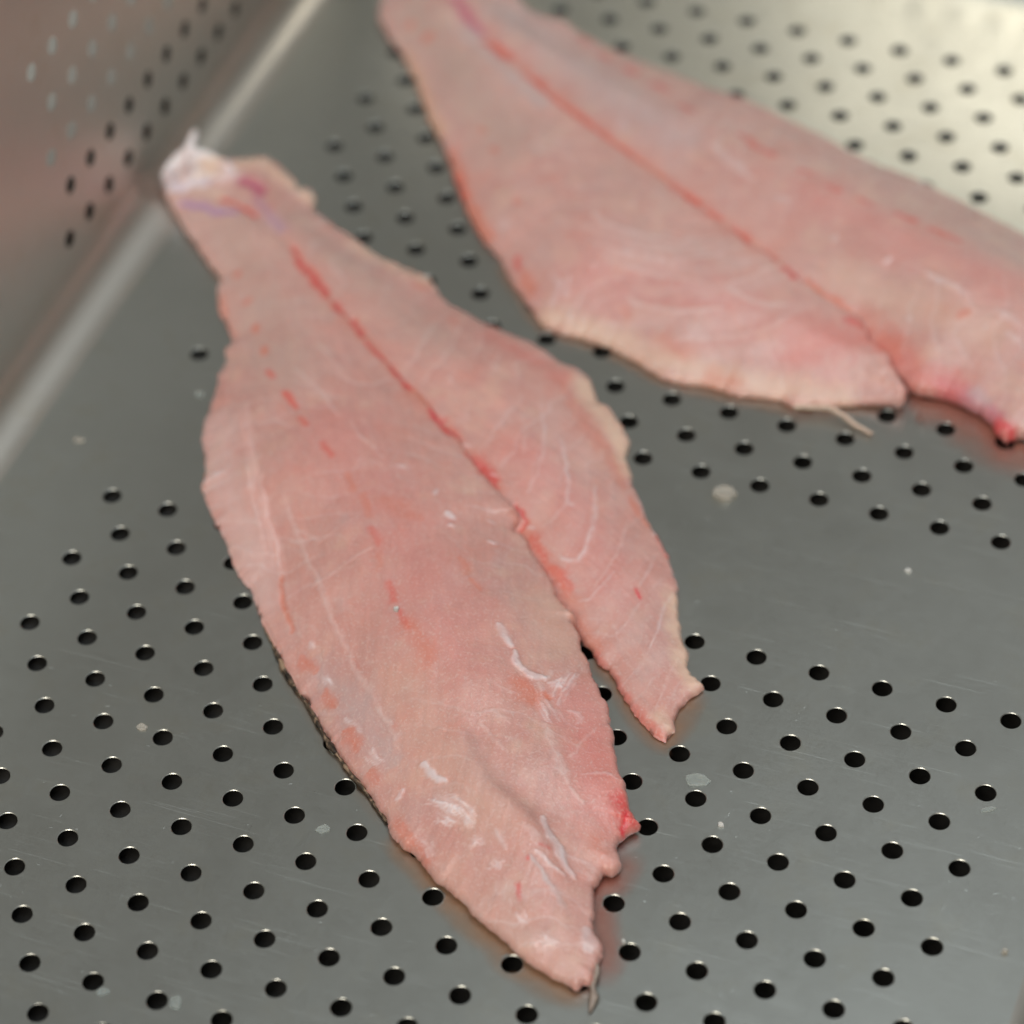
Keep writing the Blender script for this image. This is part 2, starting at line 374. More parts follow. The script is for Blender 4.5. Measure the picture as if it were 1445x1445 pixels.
# outlines, top heights and surface marks of the fillets, on the tray's own grid (hole pitches)
PIGMENT = dict(RED=(184, 58, 54), BRED=(190, 74, 62), CRIM=(190, 36, 48), ORG=(186, 105, 84), WHT=(200, 188, 188), PALE=(196, 170, 164), PURP=(146, 110, 146), MAG=(165, 66, 98), CREAM=(203, 175, 150), GREY=(166, 148, 146), YEL=(190, 148, 118), PINK=(192, 116, 110), DULL=(162, 140, 130), DEEP=(176, 106, 96))
LOWER_LOIN_FRONT = dict(outline=((-12.454,7.292,0.288),(-12.272,7.01,0.259),(-11.98,6.714,0.23),(-11.477,6.251,0.211),(-11.055,5.867,0.192),(-10.669,5.557,0.173),(-10.49,5.366,0.15),(-10.356,4.946,0.127),(-10.069,4.544,0.104),(-9.726,4.14,0.103),(-9.644,3.958,0.103),(-9.674,3.76,0.102),(-9.54,3.579,0.102),(-9.533,3.301,0.101),(-9.416,2.839,0.101),(-9.323,2.376,0.1),(-9.214,1.852,0.1),(-9.025,1.468,0.1),(-8.775,1.006,0.1),(-8.688,0.703,0.1),(-8.497,0.37,0.1),(-8.35,0.214,0.1),(-8.121,-0.067,0.1),(-7.841,-0.326,0.1),(-7.628,-0.605,0.1),(-7.376,-0.917,0.1),(-7.048,-1.182,0.1),(-6.809,-1.442,0.1),(-6.56,-1.759,0.1),(-6.359,-1.993,0.1),(-6.213,-2.133,0.1),(-5.959,-2.41,0.103),(-5.621,-2.747,0.106),(-5.353,-3.011,0.109),(-5.138,-3.154,0.112),(-4.895,-3.391,0.115),(-4.578,-3.724,0.124),(-4.276,-3.969,0.133),(-3.958,-4.233,0.143),(-3.679,-4.435,0.152),(-3.407,-4.652,0.161),(-3.227,-4.839,0.169),(-3.094,-4.97,0.176),(-2.987,-5.122,0.184),(-2.814,-5.269,0.196),(-2.531,-5.39,0.207),(-2.22,-5.61,0.219),(-1.887,-5.812,0.222),(-1.609,-5.935,0.225),(-1.3,-6.14,0.227),(-0.91,-6.34,0.23),(-0.564,-6.545,0.224),(-0.293,-6.669,0.218),(0.032,-6.773,0.213),(0.342,-6.842,0.207),(0.531,-6.866,0.207),(0.608,-6.788,0.207),(0.698,-6.718,0.207),(0.688,-6.334,0.224),(0.71,-6.184,0.242),(0.629,-6.046,0.248),(0.478,-5.918,0.253),(0.387,-5.782,0.259),(0.341,-5.564,0.266),(0.244,-5.321,0.273),(0.211,-5.136,0.281),(0.233,-4.862,0.288),(0.324,-4.845,0.288),(0.418,-4.744,0.288),(0.383,-4.55,0.288),(0.257,-4.346,0.273),(0.278,-4.159,0.257),(0.381,-3.985,0.242),(0.427,-3.863,0.265),(0.307,-3.769,0.288),(0.195,-3.634,0.364),(0.057,-3.393,0.44),(-0.178,-3.036,0.448),(-0.338,-2.735,0.456),(-0.5,-2.402,0.464),(-0.584,-2.257,0.468),(-0.683,-2.042,0.472),(-0.891,-1.802,0.476),(-1.102,-1.56,0.48),(-1.191,-1.408,0.48),(-1.335,-1.227,0.48),(-1.485,-1.001,0.48),(-1.611,-0.811,0.48),(-1.712,-0.661,0.483),(-1.798,-0.615,0.486),(-1.785,-0.488,0.49),(-1.871,-0.41,0.493),(-1.968,-0.367,0.496),(-2.113,-0.226,0.496),(-2.29,0.001,0.496),(-2.463,0.184,0.496),(-2.684,0.401,0.496),(-2.924,0.63,0.496),(-3.074,0.842,0.496),(-3.227,0.929,0.491),(-3.352,0.975,0.485),(-3.325,1.189,0.48),(-3.359,1.288,0.55),(-3.441,1.322,0.62),(-3.892,1.647,0.6),(-4.205,1.921,0.58),(-4.644,2.324,0.567),(-4.985,2.627,0.553),(-5.392,2.931,0.54),(-5.876,3.387,0.533),(-6.301,3.653,0.527),(-6.77,4.019,0.52),(-7.346,4.474,0.51),(-8.07,5.045,0.5),(-8.649,5.507,0.505),(-9.306,6.073,0.51),(-9.825,6.396,0.515),(-10.137,6.55,0.52),(-10.63,6.935,0.443),(-11.086,7.193,0.365),(-11.559,7.45,0.288),(-11.946,7.531,0.288),(-12.265,7.484,0.288)),
  tops=((-11.73,6.72,0.63),(-10.77,6.11,0.63),(-9.28,4.59,0.67),(-8.05,2.68,0.73),(-6.76,1.19,0.87),(-5.21,-0.43,0.99),(-6.87,-0.6,0.61),(-3.67,-1.89,1.07),(-4.73,-2.77,0.81),(-2.58,-1.75,0.99),(-3.28,-4.03,0.94),(-2.09,-3.62,0.94),(-1.13,-2.94,0.87),(-2.12,-5.27,0.87),(-0.87,-5.11,0.87),(-0.32,-3.97,0.73),(-0.89,-6.22,0.73),(0.03,-6.11,0.67),(0.42,-6.63,0.51)),
  steps=((((0.157,-5.727),(-0.166,-5.275),(-0.445,-4.95),(-0.772,-4.649),(-1.052,-4.481),(-1.35,-4.359),(-1.61,-4.251),(-1.79,-4.128),(-2.058,-3.862),(-2.334,-3.523),(-2.554,-3.247),(-2.781,-3.014)),0.2,0.55,0.6),))
UPPER_LOIN_FRONT = dict(outline=((-11.781,7.442,0.27),(-11.711,7.922,0.342),(-11.597,8.121,0.413),(-11.318,8.327,0.342),(-11.087,8.582,0.27),(-10.722,8.484,0.257),(-10.312,8.211,0.243),(-10.078,7.99,0.23),(-9.968,8.085,0.216),(-9.756,7.912,0.209),(-9.699,7.648,0.203),(-9.347,7.401,0.196),(-8.883,7.174,0.189),(-8.539,7.032,0.182),(-8.199,6.83,0.175),(-7.735,6.711,0.169),(-7.305,6.603,0.162),(-7.026,6.537,0.162),(-6.826,6.368,0.162),(-6.544,6.09,0.162),(-6.177,5.921,0.162),(-5.759,5.752,0.162),(-5.319,5.653,0.16),(-4.888,5.571,0.158),(-4.447,5.419,0.155),(-4.094,5.221,0.153),(-3.632,5.1,0.151),(-3.34,4.778,0.148),(-3.17,4.51,0.145),(-2.964,4.456,0.141),(-2.768,4.255,0.138),(-2.475,3.946,0.135),(-2.336,3.687,0.139),(-2.291,3.417,0.143),(-2.067,3.087,0.147),(-1.963,2.824,0.151),(-1.438,2.101,0.151),(-1.275,1.938,0.151),(-1.056,1.68,0.151),(-0.897,1.453,0.151),(-0.726,1.155,0.148),(-0.58,0.931,0.146),(-0.441,0.515,0.143),(-0.253,0.091,0.14),(-0.127,-0.18,0.14),(-0.004,-0.309,0.14),(0.07,-0.532,0.14),(0.18,-0.725,0.14),(0.289,-0.78,0.14),(0.451,-0.893,0.14),(0.399,-1.043,0.135),(0.272,-1.309,0.131),(0.23,-1.589,0.126),(0.276,-1.793,0.122),(0.311,-1.896,0.117),(0.266,-1.996,0.113),(0.245,-2.132,0.108),(0.036,-2.048,0.115),(-0.244,-1.853,0.123),(-0.472,-1.653,0.13),(-0.742,-1.369,0.133),(-0.969,-1.112,0.135),(-1.216,-0.967,0.138),(-1.422,-0.777,0.14),(-1.615,-0.658,0.144),(-1.768,-0.526,0.147),(-2.129,-0.241,0.151),(-2.618,0.133,0.221),(-3.072,0.56,0.29),(-3.507,1.085,0.36),(-3.827,1.459,0.43),(-4.236,1.729,0.43),(-4.696,2.125,0.43),(-5.165,2.561,0.43),(-5.639,2.935,0.43),(-6.164,3.298,0.43),(-6.71,3.7,0.43),(-7.292,4.173,0.43),(-7.884,4.654,0.43),(-8.468,5.101,0.44),(-9.076,5.589,0.45),(-9.694,6.086,0.46),(-10.246,6.415,0.47),(-10.793,6.644,0.403),(-11.363,6.911,0.337)),
  tops=((-11.12,7.5,0.66),(-10.19,7.27,0.67),(-9.21,6.25,0.61),(-7.94,5.46,0.63),(-6.22,4.44,0.69),(-4.8,3.41,0.73),(-3.63,3.58,0.61),(-3.79,2.04,0.69),(-2.5,1.81,0.67),(-2.7,0.7,0.56),(-1.37,0.63,0.59),(-1.36,-0.42,0.53),(-0.59,-0.3,0.51),(-0.29,-1.52,0.45),(0.12,-1.07,0.36)),
  steps=())
TAIL_SKIN = dict(outline=((-12.321,6.97,0.56),(-12.337,7.241,0.66),(-12.273,7.54,0.76),(-12.188,7.696,0.83),(-12.166,7.877,0.9),(-12.135,8.045,1),(-12.046,8.06,1),(-12.03,7.913,0.925),(-11.987,7.799,0.85),(-11.794,7.848,0.785),(-11.581,7.854,0.72),(-11.402,7.866,0.61),(-11.231,7.769,0.5),(-11.463,7.615,0.3),(-11.691,7.288,0.3),(-11.967,7.068,0.3),(-12.22,7.029,0.3)),
  tops=((-12.14,7.02,0.74),(-11.92,7.49,0.95),(-11.52,7.48,0.74),(-11.82,7.06,0.66)),
  steps=())
LOWER_LOIN_BACK = dict(outline=((-10.65,16.987,0.243),(-11.013,16.376,0.234),(-11.014,14.89,0.225),(-10.93,13.956,0.216),(-10.778,13.369,0.209),(-10.35,12.786,0.203),(-10.007,12.441,0.196),(-9.573,11.971,0.189),(-9.126,11.355,0.182),(-8.662,10.65,0.175),(-8.26,10.2,0.169),(-7.886,9.706,0.162),(-7.577,9.198,0.157),(-7.071,8.494,0.151),(-6.543,7.857,0.146),(-6.088,7.47,0.14),(-5.671,6.995,0.138),(-5.273,6.6,0.136),(-4.989,6.291,0.134),(-4.786,6.092,0.132),(-4.581,5.99,0.13),(-4.313,5.961,0.133),(-3.988,5.951,0.137),(-3.509,5.861,0.14),(-3.064,5.75,0.138),(-2.605,5.553,0.135),(-2.307,5.452,0.133),(-1.954,5.444,0.13),(-1.573,5.497,0.13),(-1.028,5.46,0.13),(-0.489,5.55,0.13),(-0.009,5.463,0.141),(0.45,5.64,0.151),(0.893,5.831,0.162),(1.311,5.925,0.251),(1.594,5.973,0.34),(1.658,6.169,0.393),(1.397,6.439,0.447),(1.251,6.603,0.5),(1.181,6.759,0.52),(1.006,6.899,0.54),(0.778,6.967,0.56),(0.709,7.119,0.57),(0.515,7.361,0.58),(0.344,7.481,0.59),(-0.058,7.621,0.6),(-0.519,7.869,0.6),(-0.968,8.224,0.6),(-1.445,8.497,0.6),(-2.097,8.857,0.6),(-2.735,9.19,0.6),(-3.245,9.511,0.6),(-3.78,9.851,0.6),(-4.45,10.219,0.597),(-5.088,10.586,0.595),(-5.66,10.939,0.593),(-6.336,11.333,0.59),(-6.992,11.765,0.603),(-7.875,12.407,0.615),(-8.519,12.87,0.627),(-9.271,13.591,0.64),(-9.841,14.946,0.442)),
  tops=((-9.57,12.82,0.61),(-8.32,11.1,0.67),(-6.49,9.2,0.76),(-4.84,7.6,0.84),(-3.69,8.02,0.81),(-3.63,6.38,0.73),(-2.36,7.09,0.81),(-1.16,6.12,0.69),(-0.31,6.55,0.73),(0.67,6.15,0.56)),
  steps=())
UPPER_LOIN_BACK = dict(outline=((-10.346,16.988,0.306),(-9.362,15.591,0.275),(-8.251,14.465,0.245),(-7.745,14.189,0.237),(-7.231,14.155,0.228),(-6.839,13.896,0.22),(-5.88,13.542,0.216),(-5.272,13.402,0.212),(-4.669,13.263,0.208),(-4.007,13.096,0.208),(-3.172,12.923,0.208),(-2.408,12.644,0.208),(-1.66,12.389,0.208),(-1.136,12.148,0.211),(-0.636,11.926,0.214),(-0.014,11.767,0.217),(0.653,11.565,0.22),(1.293,11.29,0.228),(1.767,11.088,0.237),(2.457,10.82,0.245),(3.245,10.422,0.245),(4.49,9.323,0.245),(5.733,7.517,0.245),(6.585,5.734,0.214),(6.742,4.478,0.184),(6.048,4.533,0.225),(4.989,5.143,0.265),(4.15,5.715,0.306),(3.701,5.862,0.306),(3.457,5.71,0.306),(3.267,5.805,0.306),(3.101,6.033,0.306),(2.897,6.178,0.306),(2.486,6.328,0.306),(2.219,6.383,0.306),(1.831,6.344,0.306),(1.435,6.505,0.304),(1.165,6.728,0.302),(0.876,6.967,0.3),(0.388,7.364,0.35),(-0.111,7.574,0.4),(-0.621,7.804,0.45),(-1.165,8.138,0.473),(-1.787,8.494,0.495),(-2.394,8.782,0.518),(-3.033,9.147,0.54),(-3.859,9.653,0.54),(-4.675,10.094,0.54),(-5.52,10.582,0.54),(-6.396,11.118,0.54),(-7.144,11.647,0.555),(-8,12.248,0.57),(-8.683,12.738,0.585),(-9.486,13.508,0.6),(-10.181,15.065,0.453)),
  tops=((-8.78,14.5,0.61),(-7.13,12.38,0.67),(-5.63,11.67,0.73),(-4.03,10.96,0.84),(-2.38,9.93,0.92),(-0.85,9.55,0.97),(0.48,8.87,1.07),(1.92,8.11,1.14),(1.66,6.86,1.02),(3.05,6.98,1.16),(3.09,5.96,0.96),(2.13,6.46,0.87),(4.24,5.99,1.12),(5.58,5.27,0.92)),
  steps=())
MARKS_FRONT = (
('DULL',0.45,0.789,1,0,0,((-11.762,6.999),(-10.544,6.146),(-8.973,4.434),(-8.284,3.187))),
('DULL',0.35,0.526,1,0,0,((-9.672,6.967),(-7.766,5.654),(-6.037,4.608))),
('PINK',0.32,0.855,1,0,0,((-6.843,1.958),(-4.958,0.098),(-3.209,-1.916))),
('PINK',0.35,0.592,1,0,0,((-3.733,2.52),(-2.462,1.689),(-1.545,0.438))),
('PALE',0.5,0.395,1,0.2,0,((-8.891,1.869),(-7.85,0.125),(-6.574,-1.368))),
('CREAM',0.2,0.526,1,0,0,((-2.268,-0.464),(-1.756,-1.228))),
('CREAM',0.14,0.526,1,0,0,((-3.801,-2.782),(-2.636,-3.988),(-1.45,-4.751))),
('CREAM',0.12,0.526,1,0,0,((-1.754,-5.722),(-0.669,-6.287),(0.207,-6.638))),
('PINK',0.4,0.526,1,0,0,((-1.112,-2.221),(-0.41,-3.406),(0.002,-3.957))),
('GREY',0.45,0.395,1,0.3,0,((-5.354,-2.493),(-4.477,-3.166),(-3.269,-4.135))),
('ORG',0.4,0.132,1,0,0,((-9.413,6.13),(-8.305,5.112),(-7.335,4.363),(-6.237,3.504),(-5.342,2.836),(-4.569,2.283),(-3.893,1.702))),
('RED',1,0.125,0.9,0.3,-0.03,((-9.413,6.13),(-9.088,5.79),(-8.764,5.504),(-8.459,5.255),(-8.305,5.112))),
('RED',1,0.105,0.8,0.3,-0.03,((-8.208,5.12),(-8.007,4.904),(-7.844,4.766))),
('RED',0.95,0.079,0.8,0.3,-0.03,((-7.744,4.771),(-7.494,4.522),(-7.335,4.363))),
('RED',0.86,0.066,0.8,0.3,-0.03,((-7.267,4.292),(-6.891,4.007),(-6.664,3.861))),
('RED',0.95,0.079,0.8,0.3,-0.03,((-6.678,3.893),(-6.428,3.659),(-6.237,3.504),(-6.039,3.388))),
('ORG',0.91,0.053,0.8,0.3,-0.03,((-6.045,3.404),(-5.83,3.277),(-5.621,3.1))),
('CRIM',1,0.125,0.8,0.3,-0.03,((-5.589,3.052),(-5.417,2.9),(-5.269,2.75))),
('RED',1,0.112,0.9,0.3,-0.02,((-5.28,2.746),(-5.055,2.588),(-4.86,2.5))),
('RED',0.77,0.132,0.9,0.3,-0.02,((-4.625,2.221),(-4.401,2.166),(-4.138,1.961),(-3.904,1.732))),
('WHT',0.6,0.033,0.5,0.7,0.01,((-4.78,2.508),(-4.585,2.425))),
('WHT',0.6,0.033,0.5,0.7,0.01,((-4.132,2.011),(-3.988,1.956))),
('RED',0.8,0.053,0.7,0.1,-0.03,((-3.503,1.469),(-3.351,1.419),(-3.244,1.258),(-3.249,1.077))),
('RED',0.7,0.099,0.9,0.2,0,((-3.007,0.943),(-2.848,0.77),(-2.668,0.605))),
('BRED',0.7,0.132,0.9,0.2,0,((-2.534,0.43),(-2.344,0.365),(-2.201,0.195))),
('ORG',0.45,0.171,1,0,0,((-3.217,1.121),(-2.649,0.55),(-2.08,-0.045),(-1.765,-0.434),(-1.435,-0.707))),  # shaded orange along the fork's edge, painted into the flesh colour
('WHT',0.6,0.039,0.5,0.6,0.01,((-3.201,1.143),(-3.023,1.149))),
('WHT',0.85,0.263,0.9,0.2,0,((-12.341,7.308),(-12.413,8.083),(-11.945,8.236),(-11.353,7.716))),
('CREAM',0.6,0.171,1,0,0,((-11.408,7.931),(-10.959,8.314),(-10.237,7.926),(-9.748,7.734))),
('PURP',0.85,0.079,0.9,0.1,-0.02,((-11.878,6.871),(-11.47,6.821),(-11.068,6.723),(-10.785,6.709))),
('RED',0.85,0.066,0.9,0.1,-0.03,((-11.198,7.061),(-10.889,6.993),(-10.569,6.841),(-10.374,6.716))),
('MAG',0.85,0.158,0.9,0.1,-0.04,((-10.96,7.599),(-10.786,7.578),(-10.586,7.395))),
('PURP',0.4,0.118,1,0.1,0,((-10.534,7.147),(-10.16,6.859),(-9.798,6.531))),
('CREAM',0.5,0.066,0.8,0.1,0.02,((-11.949,7.262),(-11.608,7.274),(-11.235,7.137))),
('ORG',0.8,0.079,0.9,0.1,0,((-10.183,5.469),(-10.137,5.4))),
('ORG',0.7,0.079,0.9,0.1,0,((-9.676,4.8),(-9.626,4.778))),
('ORG',0.8,0.072,0.9,0.1,0,((-9.291,4.259),(-9.231,4.184))),
('ORG',0.8,0.079,0.9,0.1,0,((-8.892,3.731),(-8.808,3.605))),
('BRED',0.7,0.059,0.9,0.1,0,((-8.538,3.134),(-8.371,2.965))),
('BRED',0.8,0.072,0.9,0.1,0,((-8.011,2.63),(-7.864,2.499),(-7.694,2.317))),
('BRED',0.65,0.059,0.9,0.1,0,((-7.5,2.052),(-7.289,1.897))),
('BRED',0.6,0.053,0.9,0.1,0,((-6.834,1.531),(-6.59,1.305))),
('ORG',0.45,0.066,1,0.2,0,((-6.202,0.972),(-5.914,0.64))),
('ORG',0.45,0.079,1,0.2,0,((-5.739,0.576),(-5.461,0.168))),
('BRED',0.4,0.072,1,0.2,0,((-5.318,-0.085),(-5.066,-0.377))),
('ORG',0.4,0.079,1,0.2,0,((-4.995,-0.548),(-4.899,-0.871))),
('BRED',0.5,0.072,1,0.2,0,((-4.58,-1.099),(-4.366,-1.422))),
('BRED',0.5,0.066,1,0.2,0,((-4.238,-1.618),(-3.974,-1.89))),
('ORG',0.45,0.197,1,0.2,0,((-3.918,-1.887),(-3.435,-2.374))),
('ORG',0.5,0.092,1,0.3,0,((-3.757,-0.17),(-3.487,-0.553))),
('ORG',0.5,0.059,1,0.3,0,((-3.458,-0.571),(-3.176,-0.758))),
('ORG',0.35,0.197,1,0.3,0,((-5.525,0.593),(-4.581,0.349))),
('ORG',0.4,0.105,1,0,0,((-10.267,4.843),(-9.967,4.432),(-9.678,4.088))),
('WHT',0.5,0.072,0.6,0.7,0.01,((-5.645,1.381),(-5.236,1.459))),
('WHT',0.6,0.039,0.5,0.5,0.01,((-4.674,0.943),(-4.682,1.113))),
('WHT',0.95,0.053,0.4,0.3,0.02,((-4.378,0.654),(-4.185,0.616))),
('WHT',0.8,0.033,0.4,0.4,0.02,((-4.232,0.43),(-4.123,0.455))),
('WHT',0.85,0.039,0.4,0.4,0.02,((-3.55,0.385),(-3.374,0.42))),
('WHT',0.5,0.039,0.5,0.5,0.01,((-3.735,0.863),(-3.584,0.84))),
('PALE',0.5,0.033,0.6,0.5,0.01,((-6.639,2.212),(-6.381,1.902),(-6.122,1.783),(-5.706,1.468))),
('PALE',0.45,0.039,0.6,0.5,0.01,((-8.16,3.206),(-7.805,3.004),(-7.359,2.704),(-6.808,2.168))),
('PALE',0.35,0.039,0.7,0.5,0.01,((-8.15,4.093),(-7.522,3.534),(-6.884,3.084))),
('WHT',0.85,0.072,0.5,0.5,0.02,((-2.706,-1.319),(-2.561,-1.487),(-2.43,-1.592),(-2.31,-1.67))),
('WHT',0.95,0.066,0.4,0.3,0.03,((-2.302,-1.748),(-2.221,-1.934),(-2.067,-2.044),(-1.854,-2.1),(-1.663,-2.038))),
('WHT',0.6,0.092,0.6,0.8,0.01,((-1.715,-2.139),(-1.602,-2.444),(-1.437,-2.651),(-1.286,-2.817))),
('WHT',0.75,0.086,0.6,0.8,0.02,((-1.475,-2.364),(-1.445,-2.016),(-1.406,-1.69))),
('WHT',0.7,0.059,0.6,0.8,0.02,((-1.339,-2.492),(-1.322,-2.106),(-1.308,-1.649))),
('WHT',0.6,0.053,0.6,0.8,0.01,((-1.681,-2.109),(-1.696,-1.823))),
('WHT',0.5,0.132,0.8,0.8,0.01,((-1.568,-2.171),(-1.435,-1.919))),
('ORG',0.7,0.197,1,0.1,0,((-1.982,-2.301),(-1.711,-2.485))),
('ORG',0.8,0.059,0.8,0.1,-0.01,((-1.593,-2.348),(-1.514,-2.41))),
('PALE',0.6,0.099,0.8,0.6,0.01,((-1.38,-2.867),(-1.225,-3.136),(-1.009,-3.391),(-0.821,-3.607),(-0.693,-3.812))),
('PALE',0.6,0.039,0.6,0.5,0.01,((-0.693,-3.812),(-0.542,-3.896),(-0.393,-3.982))),
('WHT',0.6,0.026,0.5,0.5,0.01,((-0.571,-3.539),(-0.41,-3.406),(-0.246,-3.31),(-0.059,-3.372))),
('PALE',0.4,0.039,0.7,0.5,0.01,((-0.833,-3.363),(-0.793,-3.014),(-0.691,-2.555))),
('WHT',0.45,0.039,0.6,0.6,0.01,((-1.187,-2.477),(-1.026,-2.459),(-0.929,-2.574),(-0.984,-2.669))),
('PALE',0.5,0.039,0.6,0.5,0.01,((-2.315,-3.183),(-2.083,-3.379),(-1.742,-3.628))),
('PALE',0.35,0.053,0.7,0.5,0.01,((-2.234,-2.975),(-1.857,-3.085))),
('WHT',0.45,0.118,0.8,0.8,0.02,((-8.591,2.331),(-8.283,1.763),(-7.945,1.128),(-7.6,0.51),(-7.086,-0.164),(-6.828,-0.596),(-6.605,-1.034))),
('WHT',0.75,0.066,0.6,0.6,0.03,((-8.638,0.66),(-8.543,0.802),(-8.301,0.859))),
('PALE',0.5,0.053,0.6,0.6,0.01,((-8.164,-0.07),(-7.77,-0.06),(-7.169,-0.121))),
('PALE',0.4,0.046,0.6,0.6,0.01,((-7.645,-0.502),(-7.186,-0.669),(-6.754,-0.654))),
('PALE',0.5,0.053,0.7,0.6,0.015,((-7.117,0.46),(-6.599,-0.186),(-6.037,-0.859),(-5.47,-1.61),(-4.961,-2.202),(-4.342,-2.846),(-3.767,-3.4),(-3.3,-3.909))),
('PALE',0.35,0.039,0.7,0.6,0.01,((-6.662,-0.124),(-6.117,-0.375),(-5.69,0.1))),
('PALE',0.3,0.039,0.7,0.6,0.01,((-5.855,-1.283),(-5.525,-0.889),(-5.107,-0.423))),
('ORG',0.7,0.046,0.8,0.2,-0.02,((-6.512,-1.042),(-6.316,-1.441),(-6.08,-1.76),(-5.875,-2.038))),
('ORG',0.6,0.118,1,0.3,0,((-5.537,-2.467),(-5.174,-2.751))),
('ORG',0.65,0.132,1,0.3,0,((-4.976,-2.979),(-4.594,-3.293))),
('ORG',0.65,0.132,1,0.3,0,((-4.339,-3.632),(-3.976,-3.913))),
('ORG',0.55,0.118,1,0.3,0,((-3.702,-4.221),(-3.499,-4.411))),
('ORG',0.6,0.092,0.9,0.2,0,((-2.928,-5.002),(-2.63,-5.274))),
('ORG',0.55,0.118,0.9,0.2,0,((-2.515,-5.251),(-2.237,-5.565))),
('WHT',0.6,0.066,0.6,0.7,0.01,((-5.065,-2.76),(-4.777,-2.959))),
('WHT',0.65,0.053,0.6,0.7,0.01,((-4.395,-3.427),(-4.022,-3.677))),
('WHT',0.5,0.079,0.7,0.7,0.01,((-3.811,-3.94),(-3.543,-4.151))),
('WHT',0.5,0.066,0.7,0.7,0.01,((-5.525,-2.22),(-5.363,-2.321))),
('WHT',0.97,0.066,0.4,0.2,0.025,((-2.85,-4.116),(-2.663,-4.243),(-2.453,-4.346))),
('WHT',0.8,0.046,0.5,0.5,0.02,((-3.046,-4.469),(-3.051,-4.604),(-3.097,-4.667))),
('WHT',0.75,0.132,0.7,0.8,0.015,((-2.547,-4.574),(-2.171,-4.67),(-1.947,-4.79),(-1.747,-4.968))),
('WHT',0.5,0.132,0.8,0.8,0.01,((-2.36,-4.856),(-1.942,-4.921))),
('WHT',0.55,0.086,0.7,0.8,0.01,((-2.565,-5.114),(-2.338,-5.241),(-2.134,-5.448))),
('WHT',0.6,0.099,0.7,0.7,0.01,((-1.709,-5.157),(-1.487,-5.191))),
('WHT',0.55,0.099,0.7,0.7,0.01,((-1.321,-5.402),(-1.102,-5.462))),
('WHT',0.45,0.053,0.7,0.7,0.01,((-1.406,-4.961),(-1.124,-5.189))),
('WHT',0.97,0.072,0.5,0.35,0.03,((-0.858,-4.471),(-0.602,-4.754),(-0.353,-4.996),(-0.093,-5.245))),
('WHT',0.8,0.039,0.5,0.4,0.02,((-0.75,-5.111),(-0.488,-5.182),(-0.206,-5.283))),
('GREY',0.7,0.053,0.6,0.5,0.015,((-0.799,-5.182),(-0.446,-5.419),(0.003,-5.806))),
('PALE',0.6,0.066,0.7,0.6,0.01,((-1.004,-4.771),(-0.658,-4.98))),
('WHT',0.65,0.105,0.7,0.4,0.01,((0.334,-5.929),(0.484,-6.141),(0.524,-6.372))),
('CRIM',0.5,0.059,0.9,0.2,0,((-0.798,-5.666),(-0.692,-5.838))),
('CRIM',0.6,0.033,0.8,0.1,0,((-0.797,-5.247),(-0.765,-5.276))),
('RED',0.5,0.033,0.8,0.2,0,((-0.668,-5.011),(-0.548,-5.017))),
('WHT',0.5,0.171,0.9,0.9,0.015,((-0.32,-6.356),(0.069,-6.431))),
('WHT',0.4,0.079,0.8,0.8,0.01,((-0.679,-6.023),(-0.436,-6.188))),
('BRED',0.2,0.395,1,0,0,((-0.643,-2.908),(-0.122,-3.539),(0.1,-3.923))),
('RED',0.8,0.171,0.95,0.1,0,((0.081,-3.683),(0.215,-3.849),(0.338,-3.92))),
('CRIM',0.75,0.059,0.8,0.2,-0.02,((0.199,-3.833),(0.236,-4.098))),
('WHT',0.5,0.072,0.7,0.5,0.01,((0.014,-4.424),(0.12,-4.509))),
('ORG',0.4,0.145,1,0.1,0,((-0.103,-4.429),(0.172,-4.749))),
('PALE',0.22,0.224,1,0.1,0,((-3.725,3.823),(-3.323,2.897),(-3.087,1.922),(-3.165,1.473))),
('PALE',0.22,0.197,1,0.1,0,((-2.907,2.992),(-2.549,1.997),(-2.336,1.17),(-2.462,0.859))),
('PALE',0.2,0.197,1,0.1,0,((-2.117,2.333),(-1.883,1.467),(-1.823,0.728),(-2.024,0.296))),
('PALE',0.2,0.184,1,0.1,0,((-1.363,1.436),(-1.269,0.653),(-1.413,0.063),(-1.599,-0.239))),
('PALE',0.2,0.171,1,0.1,0,((-0.767,0.721),(-0.768,0.043),(-0.858,-0.536),(-1.061,-0.781))),
('PALE',0.2,0.158,1,0.1,0,((-0.387,0.113),(-0.334,-0.726),(-0.419,-1.31))),
('WHT',0.49,0.033,0.8,0.6,0.008,((-3.975,3.928),(-3.681,3.304),(-3.442,2.596),(-3.373,2.077),(-3.423,1.749))),
('PALE',0.34,0.039,0.8,0.6,0.006,((-4.206,3.618),(-3.917,3.048),(-3.754,2.513))),
('WHT',0.63,0.039,0.8,0.6,0.01,((-3.318,3.117),(-3.037,2.581),(-2.789,2.001),(-2.708,1.678))),
('WHT',0.39,0.026,0.8,0.6,0.006,((-2.719,1.674),(-2.793,1.444),(-2.909,1.2))),
('WHT',0.73,0.033,0.8,0.6,0.01,((-2.741,1.768),(-2.575,1.706))),
('WHT',0.63,0.046,0.8,0.6,0.01,((-2.481,2.411),(-2.316,1.949),(-2.165,1.393),(-2.099,0.941),(-2.168,0.701),(-2.327,0.647),(-2.517,0.714))),
('PALE',0.43,0.033,0.8,0.6,0.006,((-1.747,1.959),(-1.644,1.325),(-1.661,0.702),(-1.737,0.252))),
('WHT',0.43,0.033,0.8,0.6,0.006,((-1.09,1.326),(-1.065,0.843),(-1.102,0.508))),
('WHT',0.49,0.026,0.8,0.6,0.006,((-1.532,0.669),(-1.622,0.324),(-1.756,0.038),(-1.947,-0.019))),
